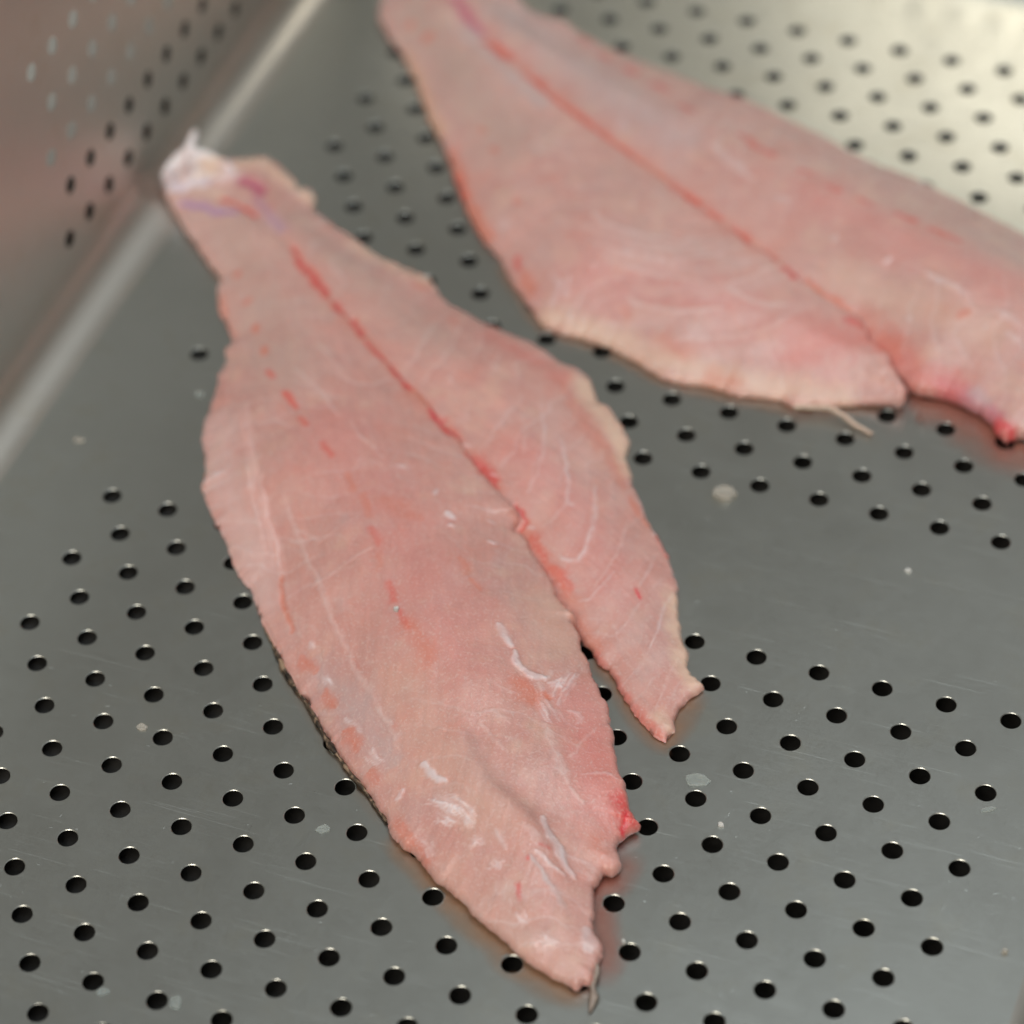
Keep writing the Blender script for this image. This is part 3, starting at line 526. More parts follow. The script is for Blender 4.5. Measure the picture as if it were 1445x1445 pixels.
('WHT',0.58,0.033,0.8,0.6,0.01,((-0.577,0.885),(-0.607,0.559),(-0.598,0.223),(-0.553,-0.147),(-0.536,-0.601))),
('WHT',0.43,0.026,0.8,0.6,0.006,((-0.989,0.246),(-1.018,-0.207),(-1.125,-0.498))),
('PALE',0.39,0.026,0.8,0.6,0.006,((-1.125,-0.498),(-1.306,-0.509),(-1.588,-0.504))),
('PALE',0.43,0.033,0.8,0.6,0.008,((-0.049,-0.348),(-0.076,-0.812),(-0.089,-1.247),(-0.067,-1.643))),
('PALE',0.34,0.033,0.8,0.6,0.006,((-0.536,-0.601),(-0.582,-1.003),(-0.605,-1.069))),
('CRIM',0.85,0.039,0.7,0.2,0,((-1.117,0.451),(-1.013,0.35))),
('CREAM',0.65,0.263,0.9,0.2,0,((-3.547,4.765),(-2.975,4.14),(-2.484,3.725),(-2.18,3.135))),
('ORG',0.45,0.171,1,0.3,0,((-3.796,4.523),(-3.074,3.662),(-2.586,3.252),(-2.068,2.605))),
('ORG',0.6,0.105,0.9,0.3,0,((-1.913,2.507),(-1.423,1.954))),
('RED',0.5,0.079,0.9,0.2,0,((-1.185,1.814),(-0.955,1.45))),
('WHT',0.6,0.033,0.5,0.3,0.01,((-1.276,1.767),(-1.299,2.045))),
('WHT',0.6,0.033,0.5,0.4,0.01,((-0.905,1.514),(-0.586,0.914))),
('CREAM',0.6,0.184,0.9,0.1,0,((-0.569,0.655),(-0.014,-0.521),(0.351,-0.934))),
('CREAM',0.4,0.158,1,0.1,0,((0.019,-1.763),(0.213,-1.939))),
('BRED',0.3,0.237,1,0.2,0,((-5.39,5.22),(-4.656,4.973),(-3.911,4.667))),
('ORG',0.6,0.079,0.9,0.1,0,((-7.07,6.111),(-6.908,6.096))),
('ORG',0.5,0.079,0.9,0.1,0,((-6.18,5.455),(-6.016,5.372))),
('CREAM',0.4,0.197,1,0,0,((-8.542,6.829),(-7.28,6.365),(-6.783,6.411))),
('BRED',0.4,0.092,0.9,0.1,0,((-1.32,-0.871),(-0.473,-1.652),(0.188,-2.097))),
('WHT',0.4,0.053,0.6,0.6,0.01,((-5.074,4.418),(-4.836,4.259))),
('WHT',0.3,0.066,0.8,0.6,0.01,((-5.599,3.817),(-5.462,3.79))))
MARKS_BACK = (
('DULL',0.5,0.724,1,0,0,((-10.201,13.268),(-8.392,11.613),(-6.809,10.022))),
('GREY',0.5,0.592,1,0,0,((-8.254,13.838),(-6.13,12.296),(-4.017,10.909))),
('PINK',0.3,0.724,1,0,0,((-3.998,7.047),(-2.074,7.009),(-0.112,6.717))),
('PINK',0.3,0.592,1,0,0,((-1.113,10.011),(0.739,9.293),(2.658,8.573))),
('DULL',0.3,0.395,1,0,0,((0.085,10.304),(1.446,9.949),(2.715,9.361))),
('CREAM',0.22,0.395,1,0.1,0,((-0.206,8.276),(1.165,7.821),(2.713,7.469))),
('MAG',0.7,0.132,1,0.1,-0.03,((-9.371,13.7),(-8.854,13.185),(-8.494,12.842))),
('GREY',0.6,0.191,1,0.1,0,((-8.658,12.755),(-7.467,11.777),(-6.627,11.192))),
('RED',0.8,0.132,1,0.1,-0.03,((-8.167,12.58),(-7.721,12.296))),
('RED',0.8,0.092,0.9,0.1,-0.03,((-7.197,11.871),(-6.762,11.594))),
('RED',0.8,0.072,0.9,0.1,-0.03,((-6.683,11.531),(-6.168,11.247),(-5.638,10.915))),
('RED',0.7,0.059,0.9,0.1,-0.03,((-5.638,10.915),(-4.949,10.497),(-4.435,10.174))),
('ORG',0.7,0.059,0.9,0.1,-0.03,((-4.435,10.174),(-3.784,9.823))),
('RED',0.85,0.072,0.9,0.1,-0.03,((-3.607,9.69),(-3.315,9.524),(-3.041,9.368))),
('RED',0.7,0.059,0.9,0.1,-0.03,((-2.876,9.265),(-2.558,9.126))),
('RED',0.75,0.072,0.9,0.1,-0.03,((-2.244,8.954),(-1.892,8.656))),
('RED',0.6,0.066,0.9,0.1,-0.03,((-1.548,8.537),(-1.324,8.35))),
('RED',0.7,0.105,0.9,0.1,0,((-1.075,8.198),(-0.855,8.018))),
('ORG',0.7,0.072,0.9,0.1,0,((-0.648,8.048),(-0.252,7.823),(0.237,7.647))),
('CRIM',0.55,0.132,1,0.1,0,((0.318,7.268),(0.595,7.256))),
('ORG',0.35,0.158,1,0,0,((-8.167,12.58),(-5.638,10.915),(-3.118,9.404),(-1.222,8.306))),
('ORG',0.7,0.112,1,0.1,0,((-9.968,13.014),(-9.904,12.964))),
('ORG',0.7,0.099,1,0.1,0,((-9.461,12.655),(-9.398,12.606))),
('ORG',0.7,0.086,1,0.1,0,((-7.501,10.348),(-7.451,10.294))),
('ORG',0.65,0.092,1,0.1,0,((-7.057,9.838),(-7.001,9.766))),
('ORG',0.5,0.086,1,0.1,0,((-6.174,8.615),(-6.096,8.553))),
('BRED',0.55,0.099,1,0.1,0,((-6.752,13.62),(-6.604,13.525))),
('BRED',0.62,0.105,1,0.1,0,((-6.184,13.215),(-5.998,13.087))),
('BRED',0.62,0.105,1,0.1,0,((-5.56,12.829),(-5.36,12.732))),
('BRED',0.62,0.105,1,0.1,0,((-4.885,12.474),(-4.676,12.381))),
('BRED',0.62,0.092,1,0.1,0,((-4.172,11.855),(-3.93,11.776))),
('BRED',0.62,0.092,1,0.1,0,((-2.877,11.292),(-2.526,11.057),(-2.141,10.836))),
('BRED',0.52,0.092,1,0.1,0,((-1.544,10.589),(-1.339,10.558))),
('BRED',0.62,0.086,1,0.1,0,((-0.96,10.276),(-0.705,10.197))),
('BRED',0.52,0.079,1,0.1,0,((-0.313,10.082),(-0.078,9.972))),
('BRED',0.67,0.092,1,0.1,0,((0.408,9.865),(0.726,9.81))),
('BRED',0.62,0.079,1,0.1,0,((1.049,9.638),(1.591,9.477))),
('WHT',0.55,0.099,0.8,0.5,0.02,((-3.283,10.82),(-2.967,10.54),(-2.603,10.305),(-2.194,10.087))),
('WHT',0.5,0.086,0.8,0.5,0.02,((-1.785,9.776),(-1.493,9.664))),
('WHT',0.6,0.053,0.6,0.4,0.02,((-0.52,9.063),(-0.432,8.894))),
('WHT',0.85,0.053,0.5,0.3,0.03,((0.481,8.594),(0.644,8.715))),
('WHT',0.65,0.072,0.7,0.5,0.03,((1.275,8.493),(1.563,8.335),(1.835,8.229),(2.18,8.073))),
('WHT',0.55,0.079,0.7,0.5,0.02,((2.643,7.936),(2.881,7.815),(3.164,7.649))),
('WHT',0.5,0.079,0.8,0.5,0.02,((2.921,7.491),(3.216,7.368))),
('WHT',0.5,0.053,0.7,0.4,0.01,((1.252,7.568),(1.327,7.518))),
('WHT',0.5,0.046,0.7,0.4,0.01,((2.038,7.593),(2.101,7.544))),
('WHT',0.5,0.046,0.7,0.4,0.01,((2.535,7.585),(2.6,7.574))),
('ORG',0.6,0.086,0.9,0.1,0,((2.105,7.698),(2.232,7.721))),
('PALE',0.32,0.171,1,0.1,0,((-4.613,8.054),(-3.625,7.832),(-2.884,7.919),(-2.259,8.357))),
('PALE',0.32,0.171,1,0.1,0,((-4.028,7.502),(-3.118,7.474),(-2.25,7.547),(-1.565,8.183))),
('PALE',0.3,0.171,1,0.1,0,((-3.339,6.998),(-2.444,6.982),(-1.575,7.414),(-1.095,7.896))),
('PALE',0.3,0.171,1,0.1,0,((-3.133,6.396),(-2.124,6.4),(-1.254,6.807),(-0.431,7.363))),
('PALE',0.27,0.158,1,0.1,0,((-1.737,5.991),(-0.833,6.269),(0.045,6.607))),
('PALE',0.74,0.059,0.8,0.3,0.01,((-4.687,8.447),(-4.394,8.176),(-3.718,8.099),(-2.962,8.154),(-2.525,8.467))),
('PALE',0.74,0.059,0.8,0.3,0.01,((-4.512,7.698),(-3.559,7.637),(-2.904,7.598),(-2.286,8.047),(-1.949,8.429))),
('PALE',0.68,0.059,0.8,0.3,0.01,((-3.722,7.363),(-2.926,7.285),(-2.152,7.246))),
('PALE',0.68,0.053,0.8,0.3,0.01,((-1.813,7.369),(-1.522,7.725),(-1.223,8.227))),
('PALE',0.81,0.066,0.8,0.3,0.01,((-1.88,7.341),(-1.492,7.154),(-1.104,7.116),(-0.743,7.241))),
('PALE',0.74,0.053,0.8,0.3,0.01,((-3.491,6.77),(-3.268,6.642),(-2.45,6.623),(-1.743,6.848))),
('PALE',0.47,0.053,0.8,0.3,0.01,((-2.583,6.083),(-1.819,6.239),(-1.057,6.581))),
('PALE',0.47,0.059,0.8,0.3,0.01,((-1.047,6.547),(-0.492,7.154))),
('ORG',0.75,0.171,1,0.1,0,((-7.865,9.758),(-7.437,9.05),(-7.01,8.441),(-6.47,7.843))),
('BRED',0.55,0.092,1,0.1,0,((-7.539,9.162),(-7.206,8.697))),
('RED',0.8,0.059,0.9,0.1,0,((-5.693,7.349),(-5.574,7.135))),
('ORG',0.6,0.105,1,0.1,0,((-5.451,7.018),(-5.141,6.675))),
('PALE',0.5,0.145,0.9,0.3,0,((-6.319,8.171),(-6.031,8.012))),
('YEL',0.55,0.197,1,0.1,0,((-9.686,12.147),(-8.872,11),(-8.357,10.344))),
('CREAM',0.45,0.263,1,0.1,0,((-4.725,6.18),(-3.631,5.992),(-2.523,5.719),(-1.62,5.636),(-0.396,5.679),(0.659,5.836))),
('WHT',0.75,0.066,0.7,0.5,0.02,((-4.928,7.031),(-4.68,6.743),(-4.694,6.311))),
('WHT',0.6,0.053,0.7,0.5,0.02,((-4.589,6.963),(-4.503,6.539))),
('WHT',0.5,0.053,0.7,0.5,0.02,((-4.294,7.267),(-4.142,7.238))),
('WHT',0.4,0.053,0.7,0.5,0.01,((-4.308,6.315),(-4.27,6.135))),
('ORG',0.5,0.158,1,0.1,0,((-1.62,5.636),(-1.107,5.587))),
('ORG',0.4,0.197,1,0.1,0,((-2.583,6.083),(-2.138,5.881))),
('BRED',0.3,0.329,1,0.1,0,((-0.359,6.334),(0.257,6.724),(0.749,6.934))),
('ORG',0.35,0.092,1,0.1,0,((-3.42,6.491),(-3.347,6.425))),
('MAG',0.5,0.197,1,0.1,0,((2.168,6.467),(2.685,6.333),(3.185,6.023))),
('CRIM',0.8,0.132,0.9,0.1,0,((3.259,5.871),(3.491,5.759))),
('GREY',0.5,0.118,0.9,0.1,0,((2.722,6.404),(2.993,6.284))),
('BRED',0.45,0.329,1,0.1,0,((1.031,7.052),(1.782,6.543),(2.283,6.483))),
('ORG',0.4,0.263,1,0.1,0,((0.518,7.537),(1.153,7.046))))
TAIL_MARKS = (
('GREY',0.6,0.105,0.9,0.3,-0.05,((-12.119,7.181),(-11.962,7.488),(-11.901,7.671))),
('CREAM',0.35,0.092,0.9,0.3,0.03,((-11.923,7.377),(-11.634,7.673),(-11.383,7.797))),
('PURP',0.4,0.132,1,0.2,0,((-12.149,7.08),(-11.708,7.311),(-11.401,7.698))),
('CREAM',0.5,0.066,0.9,0.2,-0.03,((-11.782,7.603),(-11.62,7.681),(-11.424,7.774))),
('PALE',0.5,0.079,0.9,0.2,0.04,((-12.743,8.797),(-12.084,7.452),(-12.012,7.339))))
SEAM_FRONT = ((-11.416,7.165),(-10.581,6.837),(-9.293,6.045),(-8.073,5.049),(-6.773,4.023),(-5.404,2.953),(-4.232,1.981),(-3.436,1.307),(-2.095,-0.307),(-0.651,-2.416),(0.119,-3.917),(0.548,-5.522))
SEAM_BACK = ((-9.254,13.549),(-6.976,11.724),(-4.435,10.174),(-2.098,8.861),(-0.648,8.048),(1.139,6.648),(2.168,6.467),(3.524,5.849))
REFLECT_FRONT = ((((-5.964,-2.464),(-5.017,-3.337),(-3.978,-4.254),(-3.127,-4.965)),0.18,0.25,0),(((-3.052,-5.066),(-2.519,-5.442),(-1.875,-5.864),(-1.285,-6.2),(-0.547,-6.606),(0.048,-6.829),(0.563,-6.908),(0.757,-6.713)),0.34,0.8,0),(((0.744,-6.678),(0.723,-6.14),(0.462,-5.702),(0.277,-5.121),(0.359,-4.738),(0.381,-4.178)),0.42,0.75,0.9),(((-1.546,-0.695),(-0.954,-1.159),(-0.46,-1.689),(0.048,-2.082),(0.283,-2.179),(0.354,-1.859),(0.334,-1.358),(0.44,-0.928)),0.26,0.7,0.1))
REFLECT_BACK = ((((-6.106,7.402),(-5.254,6.542),(-4.749,6.055),(-3.976,5.912),(-3.052,5.713),(-2.293,5.41),(-1.018,5.433),(0.009,5.415),(0.905,5.804),(1.565,6.133)),0.2,0.5,0.15),(((1.552,6.22),(1.825,6.419),(2.504,6.321),(3.121,6.027),(3.465,5.754),(4.176,5.695),(5.034,5.036)),0.75,0.75,0.75))
SKIN_EDGE = ((-6.444,-1.911),(-6.201,-2.16),(-5.904,-2.482),(-5.562,-2.829),(-5.259,-3.093),(-4.991,-3.334),(-4.649,-3.697),(-4.325,-3.97),(-3.994,-4.237),(-3.718,-4.432),(-3.414,-4.672),(-3.133,-4.917))
SKIN_BELLY = ((-1.65,-6.014),(-1.266,-6.217),(-0.834,-6.44),(-0.435,-6.643),(-0.043,-6.781),(0.334,-6.857),(0.579,-6.862))
SKIN_TIP = ((0.579,-6.268),(0.709,-6.484),(0.725,-6.737),(0.805,-6.902),(0.826,-7.137))
STRAND = ((-0.052,5.355),(0.28,5.466),(0.501,5.54),(0.766,5.467),(1.016,5.355),(1.331,5.265))
# ================================================================ fillets
def srgb(c):
    c = np.asarray(c, float) / 255; return np.where(c <= 0.04045, c / 12.92, ((c + 0.055) / 1.055) ** 2.4)
GAIN = 1.44
TINT = np.array((1.03, 1.06, 1.12))
PIG = {k: np.clip(srgb(v) * GAIN * TINT, 0, 0.9) for k, v in PIGMENT.items()}
def paint(P, marks, base, seed, seam=None):
    """pigment and fine relief of the flesh at points P"""
    x, y = P[:, 0], P[:, 1]
    C = np.repeat(base[None], len(P), 0)
    n1 = fbm(x * .7, y * .7, seed, 3)[:, None]; n2 = fbm(x * 2.3, y * 2.3, seed + 3, 3)[:, None]
    C = C * (0.90 + 0.2 * n1) ; C = C + (np.clip(n2 - .55, 0, 1) * 0.7) * (PIG['ORG'] - C) + (np.clip(.42 - n2, 0, 1) * 0.8) * (PIG['CREAM'] - C)
    Z = np.zeros(len(P))
    web = fbm(x * 1.3 + .35 * y, y * 2.1, seed + 60, 4); wm = np.clip((fbm(x * .9, y * .9, seed + 70, 2) - .42) * 4, 0, 1)      # faint pale web of connective tissue
    vein = np.exp(-((web - .5) / .007) ** 2) * wm * .16; C = C + vein[:, None] * (PIG['WHT'] - C)
    bl = np.clip((fbm(x * 3.1, y * 3.1, seed + 80, 4) - .56) * 3.2, 0, 1) * .25; C = C + bl[:, None] * (PIG['DEEP'] - C)
    gr = np.clip((fbm(x * 1.9 + 9, y * 1.9, seed + 90, 4) - .57) * 3, 0, 1) * .25; C = C + gr[:, None] * (PIG['GREY'] - C)
    fibre = fbm(x * 9 + 3 * y, y * 9 - 5 * x, seed + 20, 3); wob = fbm(x * 11, y * 11, seed + 31, 3)
    if seam is not None:                               # muscle blocks: chevrons that point along the seam, with fine fibres between them
        S = np.asarray(seam, float); ax = (S[-1] - S[0]) / np.linalg.norm(S[-1] - S[0])
        q, _, _ = seg_dist(P, S); s_ = x * ax[0] + y * ax[1]
        wv = fbm(x * 1.1, y * 1.1, seed + 101, 3) - .5
        ph = (s_ + 1.25 * np.sqrt(q * q + .15) - .10 * q * q + 1.1 * wv) / .62; fr_ = ph - np.floor(ph)
        msk = np.clip((fbm(x * .8 + 30, y * .8, seed + 103, 3) - .36) * 3.2, 0, 1) * np.clip(q / .35, 0, 1)
        ln_ = np.exp(-(np.minimum(fr_, 1 - fr_) / .045) ** 2) * msk
        C = C + (ln_ * .30)[:, None] * (PIG['WHT'] - C); Z = Z + ln_ * .006
        C = C * (1 + ((fr_ - .5) * .10 * msk))[:, None]
        fb = fbm((s_ + .6 * q) * 2.2, (q - .35 * s_) * 15, seed + 105, 3) - .5
        C = C * (1 + .16 * fb)[:, None]; Z = Z + fb * .010
    rnd = random.Random(seed); strands = []
    for m_ in marks:                                   # wide fibrous marks are bundles of thin strands
        col, a, w, soft, fib, h, pts = m_
        if fib >= .7 and w > .06:
            L = np.asarray(pts, float); dv = L[-1] - L[0]; nv = np.array((-dv[1], dv[0])) / (np.linalg.norm(dv) + 1e-9)
            strands.append((col, a * .38, w, 1, .5, 0, pts))
            for _ in range(int(w / .011)):
                o = rnd.gauss(0, .5) * w; q0, q1 = sorted((rnd.uniform(-.1, .6), rnd.uniform(.4, 1.15))); tt = np.linspace(q0, q1, 5) * (len(L) - 1)
                X = np.column_stack([np.interp(tt, range(len(L)), L[:, 0]), np.interp(tt, range(len(L)), L[:, 1])])
                sl = rnd.uniform(-.5, .5) * w; X = X + nv * (o + np.linspace(-sl, sl, 5)[:, None])
                strands.append((col, min(1, a * rnd.uniform(.6, 1.25)), rnd.uniform(.008, .022), .5, .45, h, X))
        else: strands.append(m_)
    warp = np.column_stack([fbm(x * 5, y * 5, seed + 33, 3) - .5, fbm(x * 5 + 50, y * 5, seed + 35, 3) - .5])
    for col, a, w, soft, fib, h, pts in strands:
        L = np.asarray(pts, float); R = w * (1.6 if soft > .5 else 1.3) + .02
        m = (x > L[:, 0].min() - R) & (x < L[:, 0].max() + R) & (y > L[:, 1].min() - R) & (y < L[:, 1].max() + R)
        i = np.nonzero(m)[0]
        if not len(i): continue
        d, t, sg = seg_dist(P[i] + warp[i] * min(.16, .04 + w), L); d = d * (0.6 + 0.8 * wob[i])
        n = len(L) - 1; tap = np.sqrt(np.clip(4.2 * (t / n) * (1 - t / n), 0, 1)) if fib > .25 else 1.0   # strands taper to their ends
        ww = w * (0.12 + 0.88 * tap) if fib > .25 else w
        k = np.clip((ww * (1 + .5 * soft) - d) / (ww * (.15 + 1.35 * soft) + 1e-9), 0, 1); k = k * k * (3 - 2 * k)
        ln = np.linalg.norm(np.diff(L, axis=0), axis=1).sum()
        strk = fbm(t / n * ln * 2.2 + 40 * a, sg * d * 48 + 7 * w, seed + int(ln * 50), 3)                     # streaks that run along the strand
        k = k * (1 - fib + fib * np.clip((0.55 * strk + 0.45 * fibre[i] - .41) * 5.5, 0, 1))
        a = min(1, a * (.75 if col == 'WHT' else .85 if col == 'PALE' else 1.15))
        C[i] += (a * k)[:, None] * (PIG[col] - C[i]); Z[i] += h * k
    return np.clip(C, 0.01, 0.92), Z
def build_loin(name, L, h, thk, marks, base, seed, parent, origin, under=0.45, lift=0.0, seam=None):
    x0, y0 = L.L.min(0) - 2 * h; x1, y1 = L.L.max(0) + 2 * h
    nx, ny = int((x1 - x0) / h) + 1, int((y1 - y0) / h) + 1
    gx, gy = np.meshgrid(x0 + h * np.arange(nx), y0 + h * np.arange(ny), indexing='ij')
    P = np.stack([gx.ravel(), gy.ravel()], 1)
    ins = inside(P, L.L)
    IN = ins.reshape(nx, ny)
    near = np.zeros_like(IN)
    for dx in (-1, 0, 1):
        for dy in (-1, 0, 1): near |= np.roll(np.roll(IN, dx, 0), dy, 1)
    idx = np.nonzero(near.ravel())[0]
    d = np.full(len(P), -1.0); t = np.zeros(len(P))
    dd, tt, _ = seg_dist(P[idx], L.L); d[idx] = np.where(ins[idx], dd, -dd); t[idx] = tt
    ok = (d > -0.45 * h).reshape(nx, ny) & near
    cellok = ok[:-1, :-1] & ok[1:, :-1] & ok[1:, 1:] & ok[:-1, 1:]
    I, J = np.nonzero(cellok)
    vid = lambda i, j: i * ny + j
    F = np.stack([vid(I, J), vid(I + 1, J), vid(I + 1, J + 1), vid(I, J + 1)], 1)
    used = np.unique(F); remap = np.full(nx * ny, -1); remap[used] = np.arange(len(used)); F = remap[F]
    P = P[used].copy(); d = d[used]; t = t[used]
    # boundary edges -> boundary vertices, snapped onto the outline
    E = np.concatenate([F[:, [0, 1]], F[:, [1, 2]], F[:, [2, 3]], F[:, [3, 0]]])
    key = np.sort(E, 1); kk = key[:, 0].astype(np.int64) * len(P) + key[:, 1]
    u, inv, cnt = np.unique(kk, return_inverse=True, return_counts=True)
    be = E[cnt[inv] == 1]; bv = np.unique(be)
    _, tb, _ = seg_dist(P[bv], L.L)
    j = np.clip(tb.astype(int), 0, len(L.L) - 2); fr_ = (tb - j)[:, None]
    P[bv] = L.L[j] * (1 - fr_) + L.L[j + 1] * fr_; d[bv] = 0; t[bv] = tb
    gi, gj = used // ny, used % ny
    def blur(zz):
        def box(A, r):
            for ax in (0, 1):
                B = np.cumsum(np.pad(A, [(r + 1, r) if q == ax else (0, 0) for q in (0, 1)]), axis=ax)
                A = np.take(B, range(2 * r + 1, B.shape[ax]), ax) - np.take(B, range(0, B.shape[ax] - 2 * r - 1), ax)
            return A
        Zg = np.zeros((nx, ny)); Wg = np.zeros((nx, ny)); Zg[gi, gj] = zz; Wg[gi, gj] = 1.0
        r = max(2, int(.20 / h))
        for _ in range(3):
            W2 = box(Wg, r); Zs = box(Zg * Wg, r) / np.maximum(W2, 1e-6); Zg = np.where(Wg > 0, Zs, 0)
        k = np.clip((d - .06) / .45, 0, 1); k = k * k * (3 - 2 * k)
        return zz * (1 - k) + Zg[gi, gj] * k
    z = L.z(P, np.maximum(d, 0), t, blur) + lift
    C, Z = paint(P, marks, base, seed, seam)
    z = z + Z * np.clip(d / .1, 0, 1)
    top = np.column_stack([P, z])
    # outward normals of the outline, smoothed
    T = np.roll(L.L[:-1], -3, 0) - np.roll(L.L[:-1], 3, 0); T /= np.linalg.norm(T, axis=1)[:, None] + 1e-9
    area = 0.5 * np.sum(L.L[:-1, 0] * L.L[1:, 1] - L.L[1:, 0] * L.L[:-1, 1]); s = 1 if area > 0 else -1
    N = np.column_stack([T[:, 1], -T[:, 0]]) * s
    Nb = N[np.clip(tb.astype(int), 0, len(N) - 1)]
    zb = top[bv, 2]; b0 = base_z(P[bv, 0]) + lift * 0
    low = np.maximum(zb - thk, b0 + 0.035)
    rag = (fbm(P[bv, 0] * 7, P[bv, 1] * 7, seed + 50) - .5)[:, None] * .05
    rings = [np.column_stack([P[bv] - Nb * (.0 + rag * .4), zb * .6 + low * .4]), np.column_stack([P[bv] - Nb * (.05 + rag), low]), np.column_stack([P[bv] - Nb * (under * 0.4 + 0 * zb)[:, None], np.maximum(np.minimum(low, b0 + .04), b0 + .03) if under > .3 else low])]
    V = [top]; n0 = len(top); ring_ids = [bv]; loc = np.full(n0, -1); loc[bv] = np.arange(len(bv))
    for r in rings:
        ring_ids.append(np.arange(n0, n0 + len(bv))); V.append(r); n0 += len(bv)
    faces = F.tolist(); a, b_ = loc[be[:, 0]], loc[be[:, 1]]
    for A, B in zip(ring_ids[:-1], ring_ids[1:]):
        faces += np.column_stack([A[b_], A[a], B[a], B[b_]]).tolist()
    V = np.concatenate(V); CC = np.concatenate([C] + [C[bv]] * len(rings))
    o = mesh_obj(name, V, faces, FLESH, parent, origin)
    at = o.data.color_attributes.new('pigment', 'FLOAT_COLOR', 'POINT')
    at.data.foreach_set('color', np.column_stack([CC, np.ones(len(CC))]).astype(np.float32).ravel())
    return o
def ribbon(name, pts, zs, ws, mat, parent, origin, thick=0.03, seed=0, jag=.3):
    """a thin, ragged strip of skin along a line"""
    P = np.asarray(pts, float); n = 8; t = np.linspace(0, len(P) - 1, (len(P) - 1) * n + 1)
    Q = np.column_stack([np.interp(t, range(len(P)), P[:, 0]), np.interp(t, range(len(P)), P[:, 1])])
    z = np.interp(t, np.linspace(0, len(P) - 1, len(zs)), zs); w = np.interp(t, np.linspace(0, len(P) - 1, len(ws)), ws)
    w = w * (1 - jag + 2 * jag * fbm(t * 1.7, t * 0 + seed, seed)); z = z + (fbm(t * 1.1, t * 0 + 5, seed) - .5) * .05
    T = np.gradient(Q, axis=0); T /= np.linalg.norm(T, axis=1)[:, None]; N = np.column_stack([-T[:, 1], T[:, 0]])
    v, f = [], []
    for i in range(len(Q)):
        for s, dz in ((-1, 0), (-.3, thick), (.4, thick * .9), (1, 0)):
            v.append((Q[i, 0] + N[i, 0] * w[i] * s, Q[i, 1] + N[i, 1] * w[i] * s, z[i] + dz))
    for i in range(len(Q) - 1):
        for k in range(4):
            j = (k + 1) % 4; f.append((i * 4 + k, i * 4 + j, i * 4 + 4 + j, i * 4 + 4 + k))
    f.append((0, 1, 2, 3)); e = (len(Q) - 1) * 4; f.append((e + 3, e + 2, e + 1, e))
    return mesh_obj(name, v, f, mat, parent, origin)

BASE_F = np.clip(srgb((180, 132, 122)) * GAIN * TINT, 0, .9); BASE_B = np.clip(srgb((180, 136, 127)) * GAIN * TINT, 0, .9)
fo = (-4.0, 0.0, 0.0)
front = tag(empty('fish_fillet', fo), 'whole raw pink fish fillet with white curled tail end, forked at its thick end', 'fish fillet', 'raw fish fillets in the tray')
lm = Loin(**LOWER_LOIN_FRONT, w=1.0, seed=11); lr = Loin(**UPPER_LOIN_FRONT, w=.9, seed=23)
build_loin('lower_loin', lm, 0.024, 0.6, MARKS_FRONT, BASE_F, 3, front, fo, seam=SEAM_FRONT)
build_loin('upper_loin', lr, 0.024, 0.6, MARKS_FRONT, BASE_F, 7, front, fo, seam=SEAM_FRONT)
white = np.clip(srgb((208, 202, 205)) * GAIN, 0, .9)
ts = Loin(**TAIL_SKIN, w=.5, r=.05, jag=.02, seed=51)
tag(build_loin('tail_skin', ts, 0.03, 0.06, TAIL_MARKS, white, 9, front, fo, under=0.02), 'white curled skin at the tail end')
sk = ribbon('skin', SKIN_EDGE, (.02, .05, .06, .05, .04), (.01, .06, .045, .06, .05, .02), SKIN, front, fo, .03, 3, .9)
tag(sk, 'dark mottled skin showing along the lower edge')
tag(ribbon('skin_tip', SKIN_TIP, (.16, .10, .03), (.02, .06, .05, .07, .015), FOIL, front, fo, .035, 8, .6), 'grey torn tip of skin')
bo = (-2.0, 9.0, 0.0)
back = tag(empty('fish_fillet', bo), 'raw pink fish fillet lying behind, cut off by the top and right of the picture', 'fish fillet', 'raw fish fillets in the tray')
build_loin('lower_loin', Loin(**LOWER_LOIN_BACK, w=1.0, seed=37), 0.034, 0.6, MARKS_BACK, BASE_B, 13, back, bo, seam=SEAM_BACK)
build_loin('upper_loin', Loin(**UPPER_LOIN_BACK, w=1.1, seed=41), 0.034, 0.6, MARKS_BACK, BASE_B, 17, back, bo, seam=SEAM_BACK)
tag(ribbon('flesh_thread', STRAND, (.16, .16, .14, .08, .05), (.05, .045, .05, .05, .04), THREAD, back, bo, .06, 12, .2), 'pale loose thread of flesh at the lower edge')

